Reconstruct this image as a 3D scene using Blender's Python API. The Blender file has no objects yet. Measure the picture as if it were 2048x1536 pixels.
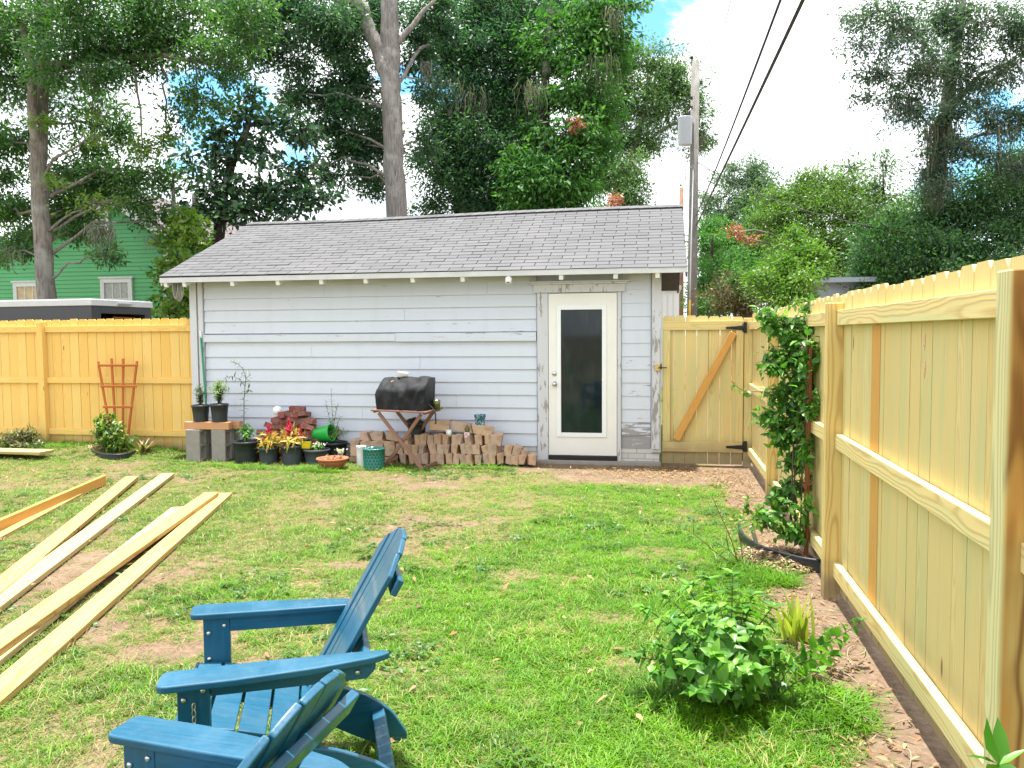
import bpy, math, random
import numpy as np
from mathutils import Vector, Matrix
from math import sin, cos, pi, radians, sqrt, atan2

# ------------------------------------------------------------------ camera, sky, sun, exposure
SC = bpy.context.scene
COL = SC.collection
F = 1640.0
YAW, PITCH, ROLL, EYE = radians(10.43), radians(3.45), radians(0.4), 1.626
fwd = np.array([-sin(YAW)*cos(PITCH), cos(YAW)*cos(PITCH), -sin(PITCH)])
r0 = np.array([cos(YAW), sin(YAW), 0.0]); u0 = np.cross(r0, fwd)
RT = r0*cos(ROLL) - u0*sin(ROLL); UP = u0*cos(ROLL) + r0*sin(ROLL)
EY = np.array([0, 0, EYE])
cam = bpy.data.cameras.new('camera'); co = bpy.data.objects.new('camera', cam); COL.objects.link(co)
cam.sensor_width = 36; cam.lens = F/2048*36; cam.clip_start = 0.05; cam.clip_end = 2000
co.matrix_world = Matrix(((RT[0], UP[0], -fwd[0], 0), (RT[1], UP[1], -fwd[1], 0), (RT[2], UP[2], -fwd[2], EYE), (0, 0, 0, 1)))
SC.camera = co
# measuring helpers: a point of the photograph to a point on a known plane
def ray(x, y): return fwd + RT*(x-1024)/F - UP*(y-768)/F
def onZ(x, y, z=0.0):
    d = ray(x, y); return EY + d*(z-EYE)/d[2]
def onY(x, y, Y):
    d = ray(x, y); return EY + d*Y/d[1]
def onX(x, y, X):
    d = ray(x, y); return EY + d*X/d[0]
def atd(x, y, t): return EY + ray(x, y)*t

SUN = np.array([-0.055, 0.05, 0.985]); SUN /= np.linalg.norm(SUN)
SC.view_settings.view_transform = 'Standard'; SC.view_settings.look = 'None'
SC.view_settings.exposure = 1.32; SC.view_settings.gamma = 1.0
sl = bpy.data.lights.new('sun', 'SUN'); sl.energy = 4.9; sl.angle = radians(1.5); sl.color = (1, 0.955, 0.88)
so = bpy.data.objects.new('sun', sl); COL.objects.link(so)
so.rotation_euler = Vector(SUN).to_track_quat('Z', 'Y').to_euler()
SC.cycles.max_bounces = 8; SC.cycles.transparent_max_bounces = 8
SC.cycles.use_denoising = True

def N(t, typ, ins=None, **props):
    n = t.nodes.new(typ)
    for k, v in props.items(): setattr(n, k, v)
    for k, v in (ins or {}).items():
        s = n.inputs[k]
        if isinstance(v, bpy.types.NodeSocket): t.links.new(v, s)
        else: s.default_value = v
    return n
def M(t, op, a, b=0.0, c=None, clamp=False):
    n = N(t, 'ShaderNodeMath', {0: a, 1: b}, operation=op, use_clamp=clamp)
    if c is not None:
        if isinstance(c, bpy.types.NodeSocket): t.links.new(c, n.inputs[2])
        else: n.inputs[2].default_value = c
    return n.outputs[0]
def C4(c): return (c[0], c[1], c[2], 1.0)
def MIX(t, f, a, b, blend='MIX'):
    n = t.nodes.new('ShaderNodeMix'); n.data_type = 'RGBA'; n.blend_type = blend; n.clamp_factor = True
    for i, v in ((0, f), (6, a), (7, b)):
        if isinstance(v, bpy.types.NodeSocket): t.links.new(v, n.inputs[i])
        else: n.inputs[i].default_value = v if i == 0 else C4(v)
    return n.outputs[2]
def RAMP(t, f, stops, interp='LINEAR'):
    n = t.nodes.new('ShaderNodeValToRGB'); t.links.new(f, n.inputs[0]); cr = n.color_ramp; cr.interpolation = interp
    while len(cr.elements) < len(stops): cr.elements.new(0.5)
    for e, (p, c) in zip(cr.elements, stops):
        e.position = p; e.color = C4(c) if not isinstance(c, (int, float)) else (c, c, c, 1)
    return n.outputs[0]
def SMOOTH(t, v, lo, hi, a=0.0, b=1.0):
    n = N(t, 'ShaderNodeMapRange', {0: v, 1: lo, 2: hi, 3: a, 4: b}, interpolation_type='SMOOTHSTEP'); return n.outputs[0]
def NOISE(t, vec, scale, detail=4, rough=0.55, dist=0.0, out=0):
    return N(t, 'ShaderNodeTexNoise', {'Vector': vec, 'Scale': scale, 'Detail': detail, 'Roughness': rough, 'Distortion': dist}).outputs[out]
def VMUL(t, vec, s): return N(t, 'ShaderNodeVectorMath', {0: vec, 1: s}, operation='MULTIPLY').outputs[0]
def VADD(t, vec, s): return N(t, 'ShaderNodeVectorMath', {0: vec, 1: s}, operation='ADD').outputs[0]

# sky: Nishita blue with procedural cloud cover, open in a few places
W = bpy.data.worlds.new('World'); SC.world = W; W.use_nodes = True
wt = W.node_tree; wt.nodes.clear()
sky = N(wt, 'ShaderNodeTexSky', sky_type='NISHITA', sun_disc=False)
sky.sun_elevation = math.asin(SUN[2]); sky.sun_rotation = atan2(SUN[0], SUN[1]); sky.dust_density = 0.6; sky.ozone_density = 1.6; sky.air_density = 1.2
wd = N(wt, 'ShaderNodeTexCoord').outputs['Generated']
wn = NOISE(wt, VMUL(wt, wd, (1, 1, 1.7)), 3.4, 7, 0.55)
wn2 = NOISE(wt, VADD(wt, VMUL(wt, wd, (1, 1, 2.0)), (4.1, 1.3, 0.7)), 9.0, 6, 0.6)
cover = SMOOTH(wt, wn, 0.26, 0.42)
dist = M(wt, 'MULTIPLY', M(wt, 'SUBTRACT', wn2, 0.5), 0.22)
for px, py, rad in ((1262, 30, 0.056), (432, 225, 0.042), (1990, 310, 0.050), (600, 330, 0.028), (865, 150, 0.036)):
    d = ray(px, py); d = d/np.linalg.norm(d)
    dd = N(wt, 'ShaderNodeVectorMath', {0: wd, 1: tuple(d)}, operation='DISTANCE').outputs['Value']
    hole = SMOOTH(wt, M(wt, 'ADD', dd, dist), rad*0.75, rad*1.45)
    cover = M(wt, 'MULTIPLY', cover, hole)
shade = SMOOTH(wt, NOISE(wt, VADD(wt, VMUL(wt, wd, (1, 1, 2.4)), (1.7, 5.2, 0.4)), 5.0, 6, 0.6), 0.46, 0.74)
ccol = MIX(wt, shade, (0.95, 0.97, 1.0), (0.46, 0.51, 0.59))
skyc = MIX(wt, 1.0, sky.outputs[0], (0.62, 1.02, 1.12), 'MULTIPLY')
b1 = N(wt, 'ShaderNodeBackground', {0: skyc, 1: 0.115}); b2 = N(wt, 'ShaderNodeBackground', {0: ccol, 1: 0.90})
mx = N(wt, 'ShaderNodeMixShader', {0: cover, 1: b1.outputs[0], 2: b2.outputs[0]})
wo = N(wt, 'ShaderNodeOutputWorld', {0: mx.outputs[0]})

RNG = np.random.default_rng(11); random.seed(5)
# ------------------------------------------------------------------ mesh helpers
def nrm(v):
    v = np.asarray(v, float); l = np.linalg.norm(v); return v/l if l > 1e-9 else v
def frame(d, up=(0, 0, 1)):
    """orthonormal (d, side, up')"""
    d = nrm(d); up = np.asarray(up, float)
    if abs(d @ nrm(up)) > 0.98: up = np.array([1.0, 0, 0]) if abs(d[0]) < 0.9 else np.array([0, 1.0, 0])
    s = nrm(np.cross(up, d)); return d, s, np.cross(d, s)
def rotz(a): return np.array([[cos(a), -sin(a), 0], [sin(a), cos(a), 0], [0, 0, 1]])
def roteu(a, b, c): return np.array(Matrix.Rotation(c, 3, 'Z') @ Matrix.Rotation(b, 3, 'Y') @ Matrix.Rotation(a, 3, 'X'))

class MB:
    """collects shapes and links them as ONE mesh object"""
    def __init__(s): s.V = []; s.Fc = []; s.G = []; s.R = []; s.S = []; s.MI = []; s.n = 0
    def add(s, v, f, gc=None, rnd=None, smooth=False, mi=0):
        v = np.asarray(v, float).reshape(-1, 3)
        s.V.append(v); s.G.append(v.copy() if gc is None else np.asarray(gc, float).reshape(-1, 3))
        s.R.append(np.full(len(v), RNG.random() if rnd is None else rnd, float) if np.ndim(rnd) == 0 else np.asarray(rnd, float))
        for q in f: s.Fc.append(tuple(int(i)+s.n for i in q)); s.S.append(smooth); s.MI.append(mi)
        s.n += len(v); return s
    def box(s, c, size, rot=None, rnd=None, mi=0, taper=1.0):
        c = np.asarray(c, float); h = np.asarray(size, float)/2
        L = np.array([[x, y, z] for z in (-1, 1) for y in (-1, 1) for x in (-1, 1)], float)*h
        L[4:, :2] *= taper
        o = np.argsort(-h, kind='stable'); g = L[:, o]
        v = L @ (np.asarray(rot).T if rot is not None else np.eye(3)) + c
        return s.add(v, [(0, 2, 3, 1), (4, 5, 7, 6), (0, 1, 5, 4), (2, 6, 7, 3), (0, 4, 6, 2), (1, 3, 7, 5)], g, rnd, False, mi)
    def bounds(s, a, b, **k):
        a = np.asarray(a, float); b = np.asarray(b, float); return s.box((a+b)/2, np.abs(b-a), **k)
    def beam(s, p0, p1, w, t, up=(0, 0, 1), rnd=None, mi=0, ends=None):
        """board from p0 to p1, w wide across, t thick along up"""
        p0 = np.asarray(p0, float); p1 = np.asarray(p1, float); d, sd, u = frame(p1-p0, up); L = np.linalg.norm(p1-p0)
        return s.box((p0+p1)/2, (L, w, t), np.stack([d, sd, u], 1), rnd, mi)
    def tube(s, pts, rad, n=8, rnd=None, mi=0, cap=True, wob=0.0, flat=1.0):
        pts = np.asarray(pts, float); m = len(pts); rad = np.broadcast_to(np.asarray(rad, float), (m,))
        tan = np.gradient(pts, axis=0); d, sd, u = frame(tan[0]); V = []; G = []; L = 0
        a = np.arange(n)*2*pi/n; rr = RNG.random()
        for i in range(m):
            t = nrm(tan[i]); sd = nrm(sd - t*(sd @ t)); u = np.cross(t, sd)
            if i: L += np.linalg.norm(pts[i]-pts[i-1])
            k = rad[i]*(1 + wob*(RNG.random(n)-0.5)) if wob else rad[i]*np.ones(n)
            V.append(pts[i] + np.outer(k*np.cos(a), sd) + np.outer(k*np.sin(a)*flat, u))
            G.append(np.stack([np.full(n, L), rad[i]*np.cos(a), rad[i]*np.sin(a)], 1))
        f = [(i*n+j, i*n+(j+1) % n, (i+1)*n+(j+1) % n, (i+1)*n+j) for i in range(m-1) for j in range(n)]
        if cap: f += [tuple(range(n))[::-1], tuple((m-1)*n+j for j in range(n))]
        return s.add(np.concatenate(V), f, np.concatenate(G), rr if rnd is None else rnd, True, mi)
    def lathe(s, prof, c=(0, 0, 0), n=28, rnd=None, mi=0, axis=(0, 0, 1), rib=0.0, nrib=0, smooth=True, open_ends=True):
        c = np.asarray(c, float); ax, sd, u = frame(axis, (0, 1, 0) if abs(axis[2]) > 0.9 else (0, 0, 1)); a = np.arange(n)*2*pi/n; V = []; G = []
        for k, (r, z) in enumerate(prof):
            rr = r*(1 + (rib*np.sign(np.cos(a*nrib)) if rib and 0 < k < len(prof)-1 else 0))*np.ones(n)
            V.append(c + np.outer(rr*np.cos(a), sd) + np.outer(rr*np.sin(a), u) + ax*z)
            G.append(np.stack([a/(2*pi), np.full(n, z), np.full(n, r)], 1))
        m = len(prof); f = [(i*n+j, i*n+(j+1) % n, (i+1)*n+(j+1) % n, (i+1)*n+j) for i in range(m-1) for j in range(n)]
        if not open_ends: f += [tuple(range(n))[::-1], tuple((m-1)*n+j for j in range(n))]
        return s.add(np.concatenate(V), f, np.concatenate(G), rnd, smooth, mi)
    def prism(s, poly, o, ux, uy, uz, th, rnd=None, mi=0, smooth=False, gx=(1, 0)):
        """flat outline poly (in ux,uy) given the thickness th along uz"""
        P = np.asarray(poly, float); n = len(P); o = np.asarray(o, float); ux, uy, uz = (np.asarray(q, float) for q in (ux, uy, uz))
        b = o + np.outer(P[:, 0], ux) + np.outer(P[:, 1], uy); v = np.concatenate([b, b+uz*th])
        al = P @ np.asarray(gx, float); ac = P @ np.array([-gx[1], gx[0]]); g0 = np.stack([al, ac, np.zeros(n)], 1); g = np.concatenate([g0, g0+[0, 0, th]])
        f = [tuple(range(n))[::-1], tuple(range(n, 2*n))] + [(i, (i+1) % n, n+(i+1) % n, n+i) for i in range(n)]
        return s.add(v, f, g, rnd, smooth, mi)
    def sphere(s, c, r, n=14, m=9, rnd=None, mi=0, noise=0.0):
        c = np.asarray(c, float); r = np.broadcast_to(np.asarray(r, float), (3,)); V = []
        for i in range(m+1):
            th = pi*i/m
            for j in range(n):
                ph = 2*pi*j/n; k = 1 + noise*(RNG.random()-0.5)
                V.append(c + r*k*np.array([sin(th)*cos(ph), sin(th)*sin(ph), cos(th)]))
        f = [(i*n+j, (i+1)*n+j, (i+1)*n+(j+1) % n, i*n+(j+1) % n) for i in range(m) for j in range(n)]
        return s.add(V, f, None, rnd, True, mi)
    def leaves(s, B, D, Nn, L, Wd, rnd=None, curl=0.25, fold=0.35, shape='oval', mi=0):
        v, q = leaf_geo(B, D, Nn, L, Wd, curl, fold, shape); n = len(np.atleast_2d(B)); k = len(v)//n
        r = RNG.random(n) if rnd is None else np.broadcast_to(rnd, (n,))
        return s.add(v, q, None, np.repeat(r, k), True, mi)
    def build(s, name, mats, parent=None, local=False, bevel=0.0, seg=2):
        V = np.concatenate(s.V)
        if parent is not None and not local:
            L = np.array(world_loc(parent)); V = V - L
        me = bpy.data.meshes.new(name); me.from_pydata(V.tolist(), [], s.Fc)
        me.attributes.new('gc', 'FLOAT_VECTOR', 'POINT').data.foreach_set('vector', np.concatenate(s.G).astype(np.float32).ravel())
        me.attributes.new('rnd', 'FLOAT', 'POINT').data.foreach_set('value', np.concatenate(s.R).astype(np.float32))
        me.polygons.foreach_set('use_smooth', s.S)
        for m in (mats if isinstance(mats, (list, tuple)) else [mats]): me.materials.append(m)
        me.polygons.foreach_set('material_index', s.MI); me.update()
        o = bpy.data.objects.new(name, me); COL.objects.link(o)
        if parent is not None: o.parent = parent
        if bevel:
            b = o.modifiers.new('edge', 'BEVEL'); b.width = bevel; b.segments = seg; b.limit_method = 'ANGLE'; b.angle_limit = radians(40)
        return o
def world_loc(o):
    L = np.zeros(3)
    while o is not None: L = L + np.array(o.location); o = o.parent
    return L

ST = {'oval': ((0, .3, .65, 1), (.06, 1, .72, 0)), 'lance': ((0, .25, .6, 1), (.12, 1, .7, 0)), 'round': ((0, .28, .7, 1), (.15, 1, .9, .05)),
      'blade': ((0, .35, .75, 1), (.8, 1, .75, .05)), 'heart': ((0, .16, .55, 1), (.35, 1, .8, 0))}
def leaf_geo(B, D, Nn, L, Wd, curl=0.25, fold=0.35, shape='oval'):
    """many leaves at once: base, direction, normal, length, width; a folded, curling blade each"""
    B = np.atleast_2d(B).astype(float); n = len(B); D = np.broadcast_to(np.atleast_2d(D), (n, 3)).astype(float); Nn = np.broadcast_to(np.atleast_2d(Nn), (n, 3)).astype(float)
    L = np.broadcast_to(L, (n,)); Wd = np.broadcast_to(Wd, (n,))
    D = D/np.linalg.norm(D, axis=1, keepdims=True); Sd = np.cross(Nn, D); Sd /= np.linalg.norm(Sd, axis=1, keepdims=True)+1e-9; U = np.cross(D, Sd)
    T, Wp = ST[shape]; k = len(T); V = np.zeros((n, k, 3, 3))
    for i, (t, w) in enumerate(zip(T, Wp)):
        c = B + D*(L*t)[:, None] - U*(L*curl*t*t)[:, None]; hw = (Wd*w/2)[:, None]
        V[:, i, 1] = c; V[:, i, 0] = c - Sd*hw + U*hw*fold; V[:, i, 2] = c + Sd*hw + U*hw*fold
    base = (np.arange(n)*k*3)[:, None, None]; q = []
    for i in range(k-1):
        for j in range(2): q.append([i*3+j, i*3+j+1, (i+1)*3+j+1, (i+1)*3+j])
    return V.reshape(-1, 3), (base + np.array(q)[None]).reshape(-1, 4)

def quad_mesh(name, V, Q, rnd, mat, parent=None, smooth=False):
    """large quad mesh straight from arrays"""
    V = np.asarray(V, np.float32)
    if parent is not None: V = V - world_loc(parent).astype(np.float32)
    me = bpy.data.meshes.new(name); me.vertices.add(len(V)); me.vertices.foreach_set('co', V.ravel())
    me.loops.add(Q.size); me.loops.foreach_set('vertex_index', Q.astype(np.int32).ravel())
    me.polygons.add(len(Q)); me.polygons.foreach_set('loop_start', np.arange(0, Q.size, 4, dtype=np.int32))
    me.update(calc_edges=True)
    me.attributes.new('rnd', 'FLOAT', 'POINT').data.foreach_set('value', np.asarray(rnd, np.float32))
    if smooth: me.polygons.foreach_set('use_smooth', np.ones(len(Q), bool))
    me.materials.append(mat); o = bpy.data.objects.new(name, me); COL.objects.link(o); o.parent = parent
    return o

def tag(o, label=None, cat=None, group=None, kind=None):
    if label: o['label'] = label
    if cat: o['category'] = cat
    if group: o['group'] = group
    if kind: o['kind'] = kind
    return o
def thing(name, label, cat, loc=(0, 0, 0), rz=0.0, group=None):
    o = bpy.data.objects.new(name, None); COL.objects.link(o); o.location = tuple(float(q) for q in loc); o.rotation_euler = (0, 0, rz)
    o.empty_display_size = 0.1
    return tag(o, label, cat, group)
def dup(root, loc, rz, label=None, group=None):
    def cp(o, par):
        c = o.copy(); COL.objects.link(c); c.parent = par
        for ch in list(o.children): cp(ch, c)
        return c
    r = cp(root, None); r.location = tuple(float(q) for q in loc); r.rotation_euler = (0, 0, rz)
    if label: r['label'] = label
    if group: r['group'] = group
    return r

# ------------------------------------------------------------------ materials
def newmat(name):
    m = bpy.data.materials.new(name); m.use_nodes = True; t = m.node_tree; t.nodes.clear()
    out = N(t, 'ShaderNodeOutputMaterial'); b = N(t, 'ShaderNodeBsdfPrincipled'); t.links.new(b.outputs[0], out.inputs[0])
    return m, t, b, out
def setp(t, b, **k):
    mp = dict(col='Base Color', rough='Roughness', spec='Specular IOR Level', metal='Metallic', normal='Normal', coat='Coat Weight', ior='IOR', trans='Transmission Weight')
    for a, v in k.items():
        s = b.inputs[mp[a]]
        if isinstance(v, bpy.types.NodeSocket): t.links.new(v, s)
        else: s.default_value = C4(v) if a == 'col' else v
def attr(t, n): return N(t, 'ShaderNodeAttribute', attribute_name=n)
def bump(t, h, strength=0.3, dist=0.01): return N(t, 'ShaderNodeBump', {'Height': h, 'Strength': strength, 'Distance': dist}).outputs[0]
def objco(t): return N(t, 'ShaderNodeTexCoord').outputs['Object']
def posn(t): return N(t, 'ShaderNodeNewGeometry').outputs['Position']

def wood(name, light, dark, alt, ringf=150, knots=0.5, rough=0.75, ringk=0.55, base_dirt=0.0, tonev=0.5, green=None, sap=None):
    """sawn softwood: growth rings cut by the board, knots, each board its own tone"""
    m, t, b, _ = newmat(name); g = attr(t, 'gc').outputs['Vector']; r = attr(t, 'rnd').outputs['Fac']
    off = N(t, 'ShaderNodeCombineXYZ', {0: M(t, 'MULTIPLY', r, 91.0), 1: 0.0, 2: M(t, 'MULTIPLY', r, 13.0)}).outputs[0]
    gs = VADD(t, g, off)
    slow = NOISE(t, VMUL(t, gs, (0.9, 2.5, 2.5)), 1.0, 3, 0.5, out=1)
    sx = N(t, 'ShaderNodeSeparateXYZ', {0: slow}); gx = N(t, 'ShaderNodeSeparateXYZ', {0: g})
    cy = M(t, 'ADD', M(t, 'ADD', gx.outputs[1], M(t, 'MULTIPLY', M(t, 'SUBTRACT', r, 0.5), 0.09)), M(t, 'MULTIPLY', M(t, 'SUBTRACT', sx.outputs[0], 0.5), 0.10))
    cz = M(t, 'ADD', M(t, 'ADD', gx.outputs[2], 0.03), M(t, 'MULTIPLY', M(t, 'SUBTRACT', sx.outputs[1], 0.5), 0.10))
    rr = M(t, 'SQRT', M(t, 'ADD', M(t, 'MULTIPLY', cy, cy), M(t, 'MULTIPLY', cz, cz)))
    vor = N(t, 'ShaderNodeTexVoronoi', {'Vector': VMUL(t, gs, (1.7, 6.0, 3.0)), 'Scale': 1.0})
    kd = vor.outputs['Distance']; kn = M(t, 'SUBTRACT', 1.0, SMOOTH(t, kd, 0.03, 0.10))
    kn = M(t, 'MULTIPLY', kn, SMOOTH(t, N(t, 'ShaderNodeSeparateXYZ', {0: vor.outputs['Color']}).outputs[0], 1-knots, 1-knots+0.02))
    ring = M(t, 'ADD', M(t, 'MULTIPLY', rr, ringf*6.28), M(t, 'MULTIPLY', SMOOTH(t, kd, 0.0, 0.35, 1.0, 0.0), 9.0))
    s = M(t, 'ADD', M(t, 'MULTIPLY', M(t, 'SINE', ring), 0.5), 0.5); s = M(t, 'POWER', s, 2.2)
    fine = NOISE(t, VMUL(t, gs, (3, 160, 160)), 1.0, 3, 0.6)
    fac = M(t, 'ADD', M(t, 'MULTIPLY', s, ringk), M(t, 'MULTIPLY', M(t, 'SUBTRACT', fine, 0.5), 0.5), clamp=True)
    tone = NOISE(t, N(t, 'ShaderNodeCombineXYZ', {0: M(t, 'MULTIPLY', r, 53.7)}).outputs[0], 3.1, 0)
    tone = M(t, 'MULTIPLY', SMOOTH(t, tone, 0.3, 0.72), tonev)
    base = MIX(t, tone, light, alt)
    if green is not None:
        gm = SMOOTH(t, NOISE(t, VMUL(t, gs, (1.2, 9, 9)), 1.0, 3), 0.42, 0.66); base = MIX(t, M(t, 'MULTIPLY', gm, 0.75), base, green)
    if sap is not None: base = MIX(t, SMOOTH(t, gx.outputs[1], .030, .044, 0, .9), base, sap); dark = MIX(t, SMOOTH(t, gx.outputs[1], .030, .044, 0, .8), dark, tuple(q*.75 for q in sap))
    c = MIX(t, fac, base, dark)
    c = MIX(t, M(t, 'MULTIPLY', kn, 0.85), c, (0.13, 0.055, 0.022))
    if base_dirt:
        z = N(t, 'ShaderNodeSeparateXYZ', {0: posn(t)}).outputs[2]
        zz = M(t, 'ADD', z, M(t, 'MULTIPLY', M(t, 'SUBTRACT', NOISE(t, posn(t), 7.0, 4), 0.5), 0.22))
        c = MIX(t, SMOOTH(t, zz, 0.05, base_dirt, 0.75, 0.0), c, (0.21, 0.165, 0.11))
    setp(t, b, col=c, rough=rough, spec=0.25, normal=bump(t, fac, 0.25, 0.002)); return m

def plain(name, col, rough=0.6, var=0.15, scale=9.0, metal=0.0, spec=0.4, bumpk=0.0, bscale=60.0, coat=0.0):
    m, t, b, _ = newmat(name); p = objco(t); n = NOISE(t, p, scale, 5, 0.6); r = attr(t, 'rnd').outputs['Fac']
    k = M(t, 'ADD', M(t, 'SUBTRACT', n, 0.5), M(t, 'MULTIPLY', M(t, 'SUBTRACT', r, 0.5), 0.35))
    hsv = N(t, 'ShaderNodeHueSaturation', {'Color': C4(col), 'Value': M(t, 'ADD', 1.0, M(t, 'MULTIPLY', k, var*4))})
    setp(t, b, col=hsv.outputs[0], rough=rough, metal=metal, spec=spec, coat=coat)
    if bumpk: setp(t, b, normal=bump(t, NOISE(t, p, bscale, 4, 0.65), bumpk, 0.01))
    return m

def leafmat(name, cols, trans=0.35, rough=0.42, spec=0.45, patch=None):
    """leaf tissue: each leaf its own shade, light passes through"""
    m, t, b, out = newmat(name); r = attr(t, 'rnd').outputs['Fac']
    c = RAMP(t, r, [(i/(len(cols)-1), q) for i, q in enumerate(cols)])
    if patch is not None: c = MIX(t, SMOOTH(t, NOISE(t, posn(t), patch[0], 3), 0.5, 0.68), c, patch[1])
    setp(t, b, col=c, rough=rough, spec=spec)
    tc = MIX(t, 1.0, c, (1.25, 1.5, 0.6), 'MULTIPLY'); tr = N(t, 'ShaderNodeBsdfTranslucent', {0: tc})
    mx = N(t, 'ShaderNodeMixShader', {0: trans, 1: b.outputs[0], 2: tr.outputs[0]}); t.links.new(mx.outputs[0], out.inputs[0]); return m

def bark(name, c1, c2, vs=(9, 9, 1.3), lichen=(0.34, 0.35, 0.31), lk=0.5):
    m, t, b, _ = newmat(name); p = posn(t); n = NOISE(t, VMUL(t, p, vs), 3.0, 6, 0.65, 0.6); n2 = NOISE(t, p, 2.4, 5, 0.6)
    c = RAMP(t, n, [(0.3, c1), (0.66, c2)]); c = MIX(t, M(t, 'MULTIPLY', SMOOTH(t, n2, 0.48, 0.66), lk), c, lichen)
    setp(t, b, col=c, rough=0.9, spec=0.15, normal=bump(t, n, 0.9, 0.05)); return m

def paint_wood(name, col, ws=(2.2, 6, 16), fs=(7, 60, 95)):
    """old house paint, weathered to grey wood by 'rnd' (each board its own wear)"""
    m, t, b, _ = newmat(name); p = posn(t); r = attr(t, 'rnd').outputs['Fac']
    n = NOISE(t, VMUL(t, p, ws), 2.0, 7, 0.68); n2 = NOISE(t, VMUL(t, p, (1.3, 3, 2)), 2.0, 4)
    f = NOISE(t, VMUL(t, p, fs), 1.0, 4, 0.6)
    thr = M(t, 'SUBTRACT', 0.80, M(t, 'MULTIPLY', r, 0.38)); mask = SMOOTH(t, M(t, 'ADD', n, M(t, 'MULTIPLY', M(t, 'SUBTRACT', n2, 0.5), 0.35)), thr, M(t, 'ADD', thr, 0.035))
    wv = MIX(t, f, (0.30, 0.27, 0.25), (0.14, 0.125, 0.115))
    st = MIX(t, SMOOTH(t, NOISE(t, VMUL(t, p, (4, 4, 0.7)), 2.0, 5), .45, .8, 0, .2), col, (col[0]*0.72, col[1]*0.72, col[2]*0.70))
    st = MIX(t, M(t, 'MULTIPLY', f, 0.16), st, (col[0]*0.6, col[1]*0.6, col[2]*0.6))
    c = MIX(t, M(t, 'MULTIPLY', mask, 0.8), st, wv)
    setp(t, b, col=c, rough=0.62, spec=0.3, normal=bump(t, M(t, 'ADD', M(t, 'MULTIPLY', f, 0.4), M(t, 'MULTIPLY', mask, -0.8)), 0.25, 0.003)); return m

MT = {}
MT['pine'] = wood('pine_fence', (0.78, 0.55, 0.185), (0.62, 0.36, 0.095), (0.76, 0.46, 0.115), 110, 0.5, ringk=0.5, tonev=.8, base_dirt=0.30)
MT['pine_pale'] = wood('treated_pine', (0.70, 0.57, 0.265), (0.50, 0.34, 0.135), (0.66, 0.48, 0.18), 90, 0.55, ringk=0.45, tonev=.7, base_dirt=0.44, green=(0.55, 0.54, 0.26))
MT['pine_rail'] = wood('treated_rail', (0.70, 0.57, 0.27), (0.46, 0.29, 0.105), (0.68, 0.51, 0.20), 75, 0.4, ringk=0.55, green=(0.58, 0.56, 0.28))
MT['pine_orange'] = wood('orange_pine', (0.62, 0.33, 0.085), (0.44, 0.20, 0.05), (0.60, 0.34, 0.10), 110, 0.25, ringk=0.35)
MT['post_pale'] = wood('post_pale', (0.66, 0.50, 0.20), (0.40, 0.24, 0.075), (0.68, 0.46, 0.16), 70, 0.2, ringk=0.62, base_dirt=0.3)
MT['post_brown'] = wood('post_brown', (0.46, 0.26, 0.075), (0.19, 0.085, 0.024), (0.36, 0.18, 0.05), 52, 0.8, ringk=0.85, tonev=0.3, green=(0.50, 0.42, 0.17), sap=(0.60, 0.57, 0.30))
MT['lumber'] = wood('new_lumber', (0.46, 0.32, 0.12), (0.28, 0.15, 0.042), (0.48, 0.34, 0.14), 62, 0.45, ringk=0.62)
MT['lumber_white'] = wood('pale_lumber', (0.45, 0.35, 0.17), (0.30, 0.20, 0.075), (0.46, 0.36, 0.19), 62, 0.45, ringk=0.5)
MT['beam'] = wood('beam_wood', (0.55, 0.29, 0.15), (0.36, 0.16, 0.07), (0.58, 0.33, 0.18), 60, 0.5, ringk=0.45)
MT['trellis_shaded'] = wood('shaded_cedar', (0.20, 0.065, 0.025), (0.12, 0.035, 0.014), (0.22, 0.075, 0.03), 90, 0.1, ringk=0.3)  # red brown stain, colour darkened further for the vine's shadow
MT['trellis'] = wood('stained_cedar', (0.40, 0.115, 0.03), (0.27, 0.065, 0.018), (0.43, 0.135, 0.04), 90, 0.1, ringk=0.3)
MT['table_wood'] = wood('worn_table_wood', (0.25, 0.125, 0.085), (0.12, 0.055, 0.04), (0.30, 0.19, 0.15), 110, 0.05, ringk=0.5)
MT['siding'] = paint_wood('shed_paint', (0.60, 0.64, 0.73))
MT['trimw'] = paint_wood('shed_trim_paint', (0.58, 0.59, 0.63), (13, 13, 2.6), (95, 60, 7))
MT['white_paint'] = plain('white_paint', (0.78, 0.79, 0.80), 0.45, 0.03)
MT['door'] = plain('door_paint', (0.76, 0.75, 0.72), 0.42, 0.04, 3.0)
MT['fascia'] = plain('fascia_paint', (0.55, 0.56, 0.58), 0.6, 0.10, 5.0)
MT['dark_wood'] = plain('dark_wood_and_gap_shade', (0.05, 0.045, 0.04), 0.85, 0.2)  # dark boards; on the roof deck the dark tone stands for gap shade
MT['steel'] = plain('brushed_steel', (0.55, 0.55, 0.56), 0.28, 0.05, metal=1.0)
MT['black_iron'] = plain('black_iron', (0.012, 0.012, 0.013), 0.45, 0.1)
MT['black_plastic'] = plain('black_plastic', (0.016, 0.02, 0.027), 0.42, 0.25, 6.0, spec=0.5)
MT['grey_plastic'] = plain('dusty_black_plastic', (0.045, 0.055, 0.068), 0.5, 0.25, 6.0)
MT['soil'] = plain('potting_soil', (0.045, 0.03, 0.02), 0.95, 0.4, 40.0, bumpk=0.8)
MT['concrete'] = plain('cinder_concrete', (0.30, 0.275, 0.25), 0.95, 0.12, 12.0, bumpk=0.7, bscale=120)
MT['terracotta'] = plain('terracotta', (0.40, 0.13, 0.065), 0.8, 0.15, 8.0)
MT['chrome'] = MT['steel']
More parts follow.
